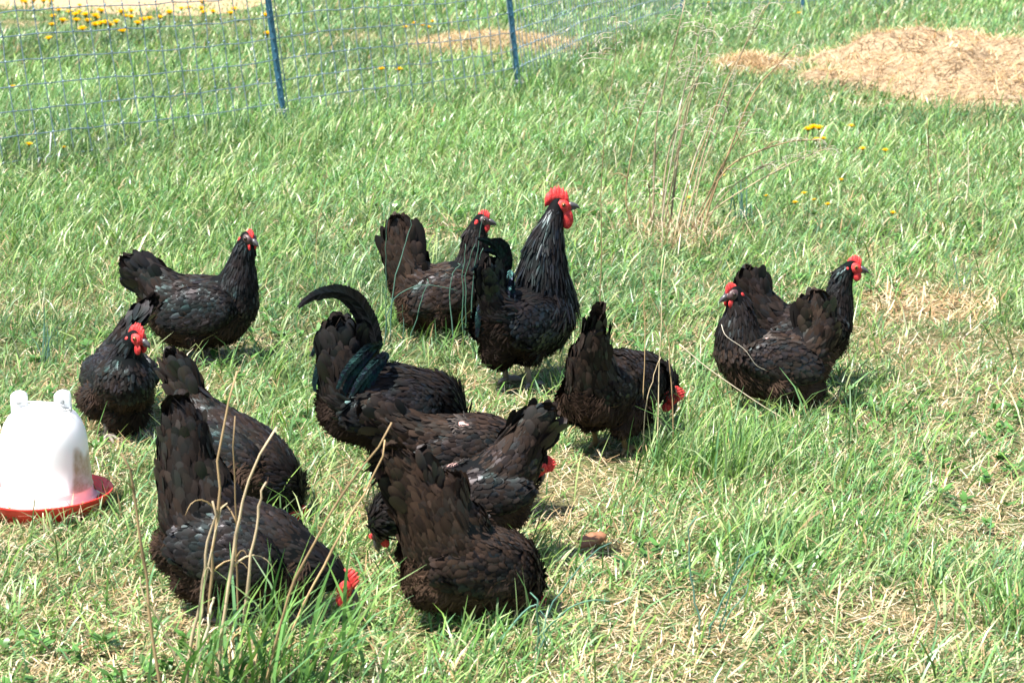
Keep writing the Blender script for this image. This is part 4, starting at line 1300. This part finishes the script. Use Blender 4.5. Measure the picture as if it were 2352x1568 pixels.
def stem_clump(name, base_px, stems, label, r=.0014, r1=.0006, cat='dry grass clump', heads=True, cols=STRAWS, dyj=.06, part='stem', group=None, flatw=None, gnd=True):
    C = ground(*base_px)
    root = empty(name, C)
    for st in stems:
        dy = rng.normal(0, dyj)
        # every stem is rooted: its foot is carried down to the soil
        w = [at_depth(x, y, C[1] + dy) - C for x, y in st]
        if gnd and w[0][2] > 0.0:
            w[0] = np.array([w[0][0], w[0][1], -0.005])
        # lean the upper part a little in depth as well
        for i in range(len(w)): w[i] = w[i] + np.array([0, 0, 0])
        pp = spline(w)
        pp[1:-1] += np.cumsum(rng.normal(0, .0022 if gnd else 0, (len(pp) - 2, 3)), 0) * np.array([1, 1, .2])
        b = MB()
        c = cols[rng.integers(0, len(cols))] * (0.7 + .4 * rng.random())
        cc = np.tile(c, (len(pp), 1)) * (0.8 + .4 * rng.random((len(pp), 1)))
        rr_ = np.linspace(r, r1, len(pp)) * (.75 + .45 * rng.random())
        if r > .0025:      # swollen joints, and a torn leaf hanging from some of them
            for kq in rng.choice(np.arange(2, len(pp) - 2), 2, replace=False):
                rr_[kq] *= 1.4; cc[kq] *= .6
                if rng.random() < .7:
                    d_ = norm(np.array([rng.normal(), rng.normal() * .5, .3])); Lf = .03 + .04 * rng.random()
                    lf = spline([pp[kq], pp[kq] + d_ * Lf * .4 + (0, 0, Lf * .3), pp[kq] + d_ * Lf * .9 + (0, 0, Lf * .1), pp[kq] + d_ * Lf * 1.1 + (0, 0, -Lf * .4)], 8)
                    b.tube(lf, np.linspace(r * .7, .0003, 8), 4, col=c * 1.1, flat=.25)
        b.tube(pp, rr_, 5, col=cc, flat=.6)
        if heads:
            panicle(b, pp[-1], norm(pp[-1] - pp[-3]), .9)
        b.build(part, M_STRAW, root)
    tag(root, label, cat, group)
    return root


def zz(l, ox, oy, k): return [[(ox + x * k, oy + y * k) for x, y in s] for s in l]


# clump of tall stems in the middle distance
S = zz([[(390, 1230), (400, 900), (410, 620), (470, 370), (560, 0)], [(420, 1210), (480, 900), (520, 640), (600, 300), (680, 20)],
        [(440, 1220), (500, 880), (540, 640), (620, 240)], [(510, 1210), (600, 900), (700, 660), (800, 370), (940, 150), (1015, 0)],
        [(540, 1210), (650, 850), (740, 560), (860, 290), (985, 30)], [(560, 1220), (720, 950), (860, 700), (940, 560)],
        [(600, 1210), (760, 900), (900, 500), (1060, 330), (1150, 240)], [(560, 1240), (770, 1060), (1000, 920), (1230, 810), (1330, 775)],
        [(640, 1200), (740, 900), (880, 820), (1120, 740), (1270, 740)], [(500, 1220), (620, 820), (700, 650), (720, 560)], [(385, 1210), (380, 1100), (382, 920)],
        [(300, 1200), (255, 1100), (250, 1000), (290, 720), (380, 440)], [(430, 1230), (470, 800), (560, 560), (690, 300)],
        [(470, 1230), (520, 760), (610, 420), (720, 130)], [(590, 1220), (640, 900), (780, 560), (830, 330)], [(620, 1230), (790, 1000), (960, 900), (1060, 850)]], 1330.8, 0, .434)
stem_clump('dry_grass_clump', (1545, 545), S, 'tall tan dry grass stems fanning up to the right behind the flock', r=.0042, r1=.0016, cols=STRAWS * .8)
# the tangle of bleached leaves at its foot
b = MB(); C = ground(1545, 560); n = 460
x = C[0] + rng.normal(0.02, .12, n); y = C[1] + rng.normal(0, .22, n)
blades(b, x, y, .01 + .05 * rng.random(n), .04 + .10 * rng.random(n), .0025 + .002 * rng.random(n), rng.random(n) * 6.28, rng.normal(.7, .5, n), rng.normal(1.5, .5, n),
       STRAWS[rng.integers(0, 6, n)] * (.5 + .45 * rng.random((n, 1))), 4)
tag(b.build('dead_leaves', M_STRAW), 'bleached tangle of dead grass leaves around the foot of the tall dry stems', 'dead grass', kind='stuff')
stem_clump('dry_grass_plant', (1376, 800), [[(1376, 800), (1380, 610), (1380, 420), (1387, 300), (1400, 186), (1416, 40)]],
           'single thin dry stem with an open seed head rising above the hen seen from behind', r=.0018, r1=.0007, cat='dry grass', dyj=0)
stem_clump('dry_grass_clump', (1490, 1052), [[(1478, 1051), (1482, 930), (1484, 827), (1485, 660), (1480, 625)], [(1506, 1050), (1508, 930), (1510, 746), (1518, 665), (1528, 590)],
                                           [(1470, 1060), (1472, 960), (1495, 880), (1518, 820)], [(1545, 960), (1546, 860), (1535, 740), (1480, 668), (1474, 640)]],
           'few thin dry stems in front of the pecking hen with the narrow tail', r=.0017, r1=.0007, heads=False, dyj=.02)
stem_clump('dry_grass_plant', (730, 640), [[(730, 640), (724, 560), (736, 470), (752, 380)]], 'thin dry stem standing alone in the grass right of the left rear hen', r=.0015, r1=.0007, cat='dry grass', heads=False, dyj=0)
stem_clump('dry_grass_clump', (2150, 480), [[(2145, 480), (2135, 420), (2130, 270)], [(2160, 475), (2152, 400), (2148, 325)], [(2218, 470), (2230, 420), (2236, 310)]],
           'three short dry stems standing in the grass below the straw heap', r=.0034, r1=.0014, heads=False, dyj=.02)
# foreground clump: stems and its own long green leaves
S = [[(470, 1600), (477, 1500), (482, 1330), (488, 1248), (502, 1149), (515, 1000), (545, 852)], [(425, 1600), (437, 1432), (451, 1347), (465, 1248), (488, 1150)],
     [(550, 1600), (550, 1500), (547, 1347), (545, 1262), (542, 1149), (540, 955)], [(495, 1600), (505, 1474), (528, 1330), (547, 1234), (573, 1149), (636, 980)],
     [(600, 1600), (632, 1432), (680, 1307), (774, 1149), (900, 970)], [(545, 1600), (562, 1375), (581, 1248), (601, 1163), (612, 1105)],
     [(372, 1600), (361, 1531), (338, 1389), (324, 1305), (298, 1149), (278, 1040)], [(430, 1590), (403, 1500), (355, 1404), (321, 1324)], [(425, 1600), (470, 1420), (492, 1372)],
     [(455, 1600), (460, 1440), (505, 1220), (522, 1155)], [(520, 1600), (540, 1480), (552, 1440)], [(610, 1600), (700, 1370), (790, 1200), (884, 1010)]]
fg = stem_clump('foreground_grass_clump', (500, 1600), S, 'near clump of thick dry stalks and long green leaves rising across the front left hen', r=.0031, r1=.0016, heads=False, dyj=.05, cat='grass clump')
C = ground(500, 1600)
n = 130
b = MB()
x = rng.normal(.08, .085, n); y = rng.normal(0, .05, n)
Ln = .13 + .17 * rng.random(n)
az = np.where(rng.random(n) < .62, rng.normal(.15, .5, n), rng.random(n) * 6.28)
a0 = rng.normal(.22, .16, n); a1 = a0 + np.abs(rng.normal(.75, .4, n))
blades(b, x, y, np.zeros(n), Ln, .0045 + .004 * rng.random(n), az, a0, a1, GREENS[rng.integers(0, 6, n)] * (.75 + .3 * rng.random((n, 1))), 4, rng.normal(0, .6, n))
lo_ = b.build('leaves', M_GRASS, fg)


def tuft(name, px, py, n, ln, wd, spread, lean, cols, label, cat='grass tuft', up=.2, curve=.5):
    C = ground(px, py); b = MB()
    x = rng.normal(0, spread, n); y = rng.normal(0, spread, n)
    az = np.where(rng.random(n) < .5, rng.normal(lean, .6, n), rng.random(n) * 6.28)
    a0 = np.abs(rng.normal(up, .15, n)); a1 = a0 + np.abs(rng.normal(curve, .35, n))
    blades(b, x, y, np.zeros(n), ln * (.55 + .6 * rng.random(n)), wd * (.7 + .6 * rng.random(n)), az, a0, a1, cols[rng.integers(0, len(cols), n)] * (.75 + .4 * rng.random((n, 1))), 4, rng.normal(0, .7, n))
    o = b.build(name, M_GRASS); o.location = C
    return tag(o, label, cat)


BLUEG = np.array([(0.075, 0.165, 0.115), (0.10, 0.20, 0.15), (0.06, 0.13, 0.10)])
tuft('grass_tuft', 1650, 1110, 90, .16, .0045, .055, 0.0, GREENS, 'dense bright tuft of long grass between the pecking hen and the right-hand pair')
tuft('grass_tuft', 1560, 1085, 60, .13, .004, .05, 0.2, GREENS, 'looser tuft of long grass just right of the thin dry stems')
tuft('grass_tuft', 1740, 1075, 70, .14, .004, .055, 0.5, GREENS, 'long grass tuft right under the front hen of the right-hand pair')
tuft('grass_tuft', 1850, 1100, 40, .12, .004, .06, 0.2, GREENS, 'low grass tuft in the shadow beside the right-hand pair')
tuft('grass_tuft', 1770, 1330, 80, .13, .0055, .06, 0.4, GREENS, 'broad-leaved grass tuft in the lower right, spreading flat', curve=.9, up=.5)
tuft('grass_tuft', 1000, 770, 70, .12, .004, .06, 0.3, GREENS, 'tall grass tuft in front of the hen standing in the rushes')
tuft('grass_tuft', 880, 760, 60, .12, .004, .06, 0.3, GREENS, 'grass tuft between the arched-tail rooster and the brown hen behind')
tuft('grass_tuft', 690, 345, 50, .14, .006, .12, 0.3, GREENS, 'high grass tuft at the rusty foot of the nearest blue post')
tuft('grass_tuft', 70, 540, 60, .16, .005, .08, 0.3, GREENS, 'grass tuft at the left edge below the fence')
tuft('grass_tuft', 1215, 225, 60, .22, .008, .12, 0.3, GREENS, 'grass tuft around the foot of the second blue post')
tuft('grass_tuft', 2300, 1440, 70, .12, .0045, .06, 2.0, GREENS, 'grass tuft at the lower right edge of the picture')
tuft('grass_tuft', 1110, 1540, 50, .11, .0045, .05, 0.6, GREENS, 'grass tuft at the bottom edge below the front brown hen', curve=.8)
tuft('blue_grass_tuft', 112, 835, 16, .17, .0032, .018, 1.3, BLUEG, 'upright blue-green rush tuft left of the hen behind the drinker', up=.08, curve=.12)
tuft('blue_grass_tuft', 2215, 690, 8, .19, .003, .02, 1.3, BLUEG, 'sparse blue-green rush blades beyond the trampled straw on the right', up=.07, curve=.1)
tuft('blue_grass_tuft', 1700, 520, 14, .19, .005, .03, .6, BLUEG * .9, 'dark upright blades at the right foot of the tall dry stems', up=.1, curve=.2)

S = [[(890, 712), (895, 620), (901, 540), (913, 449)], [(1074, 728), (1083, 640), (1092, 560), (1114, 440)], [(1066, 730), (1070, 650), (1080, 600), (1092, 560)], [(1062, 725), (1062, 640), (1069, 560)],
     [(930, 825), (945, 760), (962, 690), (981, 640)], [(925, 822), (926, 760), (924, 700)], [(1045, 720), (1036, 660), (1042, 620), (1052, 605)], [(895, 760), (905, 640), (925, 560), (943, 505)],
     [(880, 715), (898, 690), (960, 650), (1050, 668)], [(1085, 722), (1100, 640), (1110, 570)]]
stem_clump('rush_clump', (1000, 800), S, 'thin upright blue-green rushes in front of the brown hen left of the standing rooster', r=.0022, r1=.0009, heads=False, cols=BLUEG * 1.15, cat='rush clump', dyj=.015)
S = [[(1165, 1560), (1150, 1480), (1225, 1395), (1238, 1390)], [(1225, 1500), (1232, 1440), (1218, 1360)], [(1230, 1500), (1255, 1420), (1320, 1330), (1405, 1245)], [(1232, 1505), (1250, 1450), (1330, 1390), (1400, 1380)],
     [(1228, 1500), (1250, 1460), (1240, 1400)]]
stem_clump('wild_onion', (1225, 1510), S, 'kinked blue-green hollow leaves at the lower right of the front brown hen', r=.0024, r1=.0014, heads=False, cols=BLUEG * 1.7, cat='wild onion', dyj=.01, part='leaf')
S = [[(1612, 1480), (1603, 1400), (1598, 1320), (1600, 1185)], [(1625, 1460), (1650, 1400), (1700, 1330), (1745, 1265)], [(1655, 1455), (1680, 1400), (1710, 1350), (1718, 1330)], [(1652, 1450), (1668, 1380), (1700, 1270)]]
stem_clump('wild_onion', (1640, 1470), S, 'thin blue-green hollow leaves standing in the dry grass right of the curled brown leaf', r=.0022, r1=.0012, heads=False, cols=BLUEG * 1.5, cat='wild onion', dyj=.01, part='leaf')


# loose stalks lying over the grass
def stalk(pts_px, Y0, r, label, col=(.74, .62, .45), name='dry_stalk'):
    b = MB(); w = [at_depth(x, y, Y) for x, y, Y in pts_px]; C = w[0]
    b.tube(spline([p - C for p in w], 16), np.linspace(r, r * .6, 16), 6, col=col, flat=.7)
    o = b.build(name, M_STRAW); o.location = C
    tag(o, label, 'dry stalk')


gl_ = ground(1765, 950)[1]
stalk([(1560, 790, gl_ - .17), (1620, 842, gl_ - .18), (1740, 925, gl_ - .2), (1840, 985, gl_ - .22)], 0, .0018, 'long pale dry stalk slanting in front of the front hen of the right-hand pair')
stalk([(1657, 745, gl_ - .12), (1664, 772, gl_ - .14), (1712, 800, gl_ - .15), (1735, 840, gl_ - .15), (1760, 850, gl_ - .14)], 0, .0009, 'thin curved straw strand on the chest of the left-facing hen', (.7, .62, .5))
Y1 = ground(200, 1500)[1]
stalk([(182, 1392, ground(182, 1395)[1]), (250, 1420, ground(250, 1425)[1]), (318, 1452, ground(318, 1458)[1])], 0, .003, 'thick pale stalk lying flat at lower left below the drinker')
stalk([(205, 1566, ground(205, 1572)[1]), (330, 1560, ground(330, 1566)[1]), (470, 1535, ground(470, 1541)[1])], 0, .0025, 'pale stalk lying along the bottom left edge')
stalk([(788, 1412, ground(788, 1425)[1]), (720, 1440, ground(720, 1447)[1]), (660, 1470, ground(660, 1476)[1])], 0, .0026, 'short pale stalk lying below the beak of the front left hen')

# curled brown leaf
b = MB(); C = ground(1358, 1258)
nu, nv = 16, 10
for u in range(nu):
    for v_ in range(nv): pass
U = np.linspace(-1, 1, nu); V = np.linspace(-1.9, 1.15, nv)
pts = []
for u in U:
    half = .013 * (1 - .35 * u ** 2) * (1 + .06 * math.sin(u * 9))
    for v_ in V:
        pts.append((u * .026 + .002 * math.sin(v_ * 5), half * math.sin(v_) + .003 * u, .007 + half * math.cos(v_) * .9 + .0015 * math.sin(u * 11 + v_ * 3)))
pts = np.array(pts); idx = np.arange(nu * nv).reshape(nu, nv)
q = np.stack([idx[:-1, :-1], idx[1:, :-1], idx[1:, 1:], idx[:-1, 1:]], -1).reshape(-1, 4)
b.add(pts, q, None, (.33, .155, .085))
b.tube([(.026, -.004, .02), (.036, .002, .022), (.045, .006, .016)], .0012, 5, col=(.3, .16, .08))
o = b.build('dead_leaf', M_STRAW); o.location = C + np.array([0, 0, .006]); o.rotation_euler = (0, R(-4), R(32)); o.scale = (1.4, 1.4, 1.4)
sm = o.modifiers.new('thickness', 'SOLIDIFY'); sm.thickness = .0006
tag(o, 'curled reddish brown dead leaf lying on the straw right of the front brown hen', 'leaf')

# ------------------------------------------------------------------ dandelions
FL = [(x / 2.99, y / 2.99) for x, y in [(548, 45), (405, 76), (365, 120), (430, 152), (355, 177), (525, 148), (605, 152), (568, 207), (478, 90), (520, 108), (545, 88), (590, 110), (655, 118), (665, 132), (695, 84),
      (832, 92), (862, 118), (903, 84), (900, 126), (985, 145), (1026, 134), (1100, 126), (725, 165), (755, 182), (690, 172), (655, 180), (800, 160), (842, 222), (945, 168), (335, 272), (150, 10), (175, 22), (230, 12), (300, 14), (350, 18),
      (1245, 66), (1295, 60), (1390, 22), (1385, 66), (1400, 92), (1465, 88), (1608, 70), (1585, 98), (1165, 95), (90, 600), (437, 1018), (200, 997), (1830, 112), (1835, 240)]]
FL += [(334.5 * 1 + 1000 / 1.653 - 334.5 + x / 2.99, y / 2.99) for x, y in [(975, 192), (1040, 165), (1092, 180), (1135, 192), (1162, 152), (810, 480), (930, 484)]]
FL += [(1330.8 + x * .434, y * .434) for x, y in [(1210, 690), (1235, 682), (1268, 684), (1440, 672), (1255, 745), (1290, 738), (580, 1050), (762, 932), (990, 1040), (1190, 1026), (1315, 1085), (1240, 1060), (1385, 955), (1140, 1075), (1500, 792), (1620, 800), (1160, 75), (680, 18), (1660, 1130)]]
late = []


proto = None
for i, (px, py) in enumerate(FL):
    s = (1.0 + .35 * rng.random()) * (2.1 if (py < 105 and px < 620) else 1.35 if py < 200 else 1.0)
    if py > 350: s *= .68
    if abs(px - 1866) < 20 and abs(py - 298) < 8: s *= 1.5
    hgt = .07 * s
    # stand it so that the flower head shows where it was seen
    Pg = ground(px, py, hgt); G_ = np.array([Pg[0], Pg[1], 0.0])
    if proto is None:
        r_ = empty('dandelion', (0, 0, 0))
        b = MB(); b.tube([(0, 0, -.005), (.003, 0, .03), (0, 0, .07)], [.0018, .0015, .0014], 5, col=(.16, .22, .07)); st_ = b.build('stem', M_GRASS, r_)
        b = MB(); n = 70
        az = rng.random(n) * 6.28; ring = rng.random(n)
        blades(b, .001 * np.cos(az), .001 * np.sin(az), np.full(n, .07), .012 + .006 * ring, np.full(n, .0045), az, .05 + 1.1 * ring, .3 + 1.3 * ring, np.array([(.86, .58, .015)]) * (.85 + .25 * rng.random((n, 1))), 3)
        b.ball((0, 0, .069), (.005, .005, .004), seg=8, rings=6, col=(.14, .2, .06))
        fl_ = b.build('flower_head', M_PETAL, r_)
        proto = (r_, st_, fl_); rt = r_
    else:
        rt = proto[0].copy(); scn.collection.objects.link(rt)
        for ch_ in proto[1:]:
            c_ = ch_.copy(); scn.collection.objects.link(c_); c_.parent = rt
    rt.location = G_; rt.scale = (s * 1.1, s * 1.1, s); rt.rotation_euler = (0, 0, rng.random() * 6.28)
    if px < 600 and py < 105: lab, grp = 'yellow dandelion in the thick band of flowers along the bare dirt beyond the fence', 'dandelions by the dirt'
    else:
        if px < 700 and py > 105: grp, where = 'dandelions near the left fence', 'low in the grass by the mesh at far left'
        elif px < 700: grp, where = 'dandelions at the near post', 'beside the nearest blue post'
        elif px < 1100 and py < 110: grp, where = 'dandelions between the posts', 'in the row behind the fence'
        elif px < 1100: grp, where = 'dandelions below the fence straw', 'below the straw patch at the fence'
        elif px > 1840 and py < 340: grp, where = 'dandelions below the straw heap', 'below the straw heap'
        elif py < 60: grp, where = 'far dandelions', 'far off by the dry stem tops'
        else: grp, where = 'dandelions by the dry stems', 'around the tall dry stems'
        lab = None; late.append((grp, px, where, rt))
    tag(rt, lab, 'dandelion', grp)

ORD = ['leftmost', 'second from left', 'third from left', 'fourth from left', 'fifth from left', 'sixth from left', 'seventh from left',
       'eighth from left', 'ninth from left', 'tenth from left', 'eleventh from left', 'twelfth from left', 'thirteenth from left']
for grp in sorted(set(l[0] for l in late)):
    row = sorted([l for l in late if l[0] == grp], key=lambda l: l[1])
    for k, (_, _, where, o_) in enumerate(row):
        o_['label'] = 'yellow dandelion ' + where + ((', ' + ('rightmost' if k == len(row) - 1 else ORD[k])) if len(row) > 1 else '')
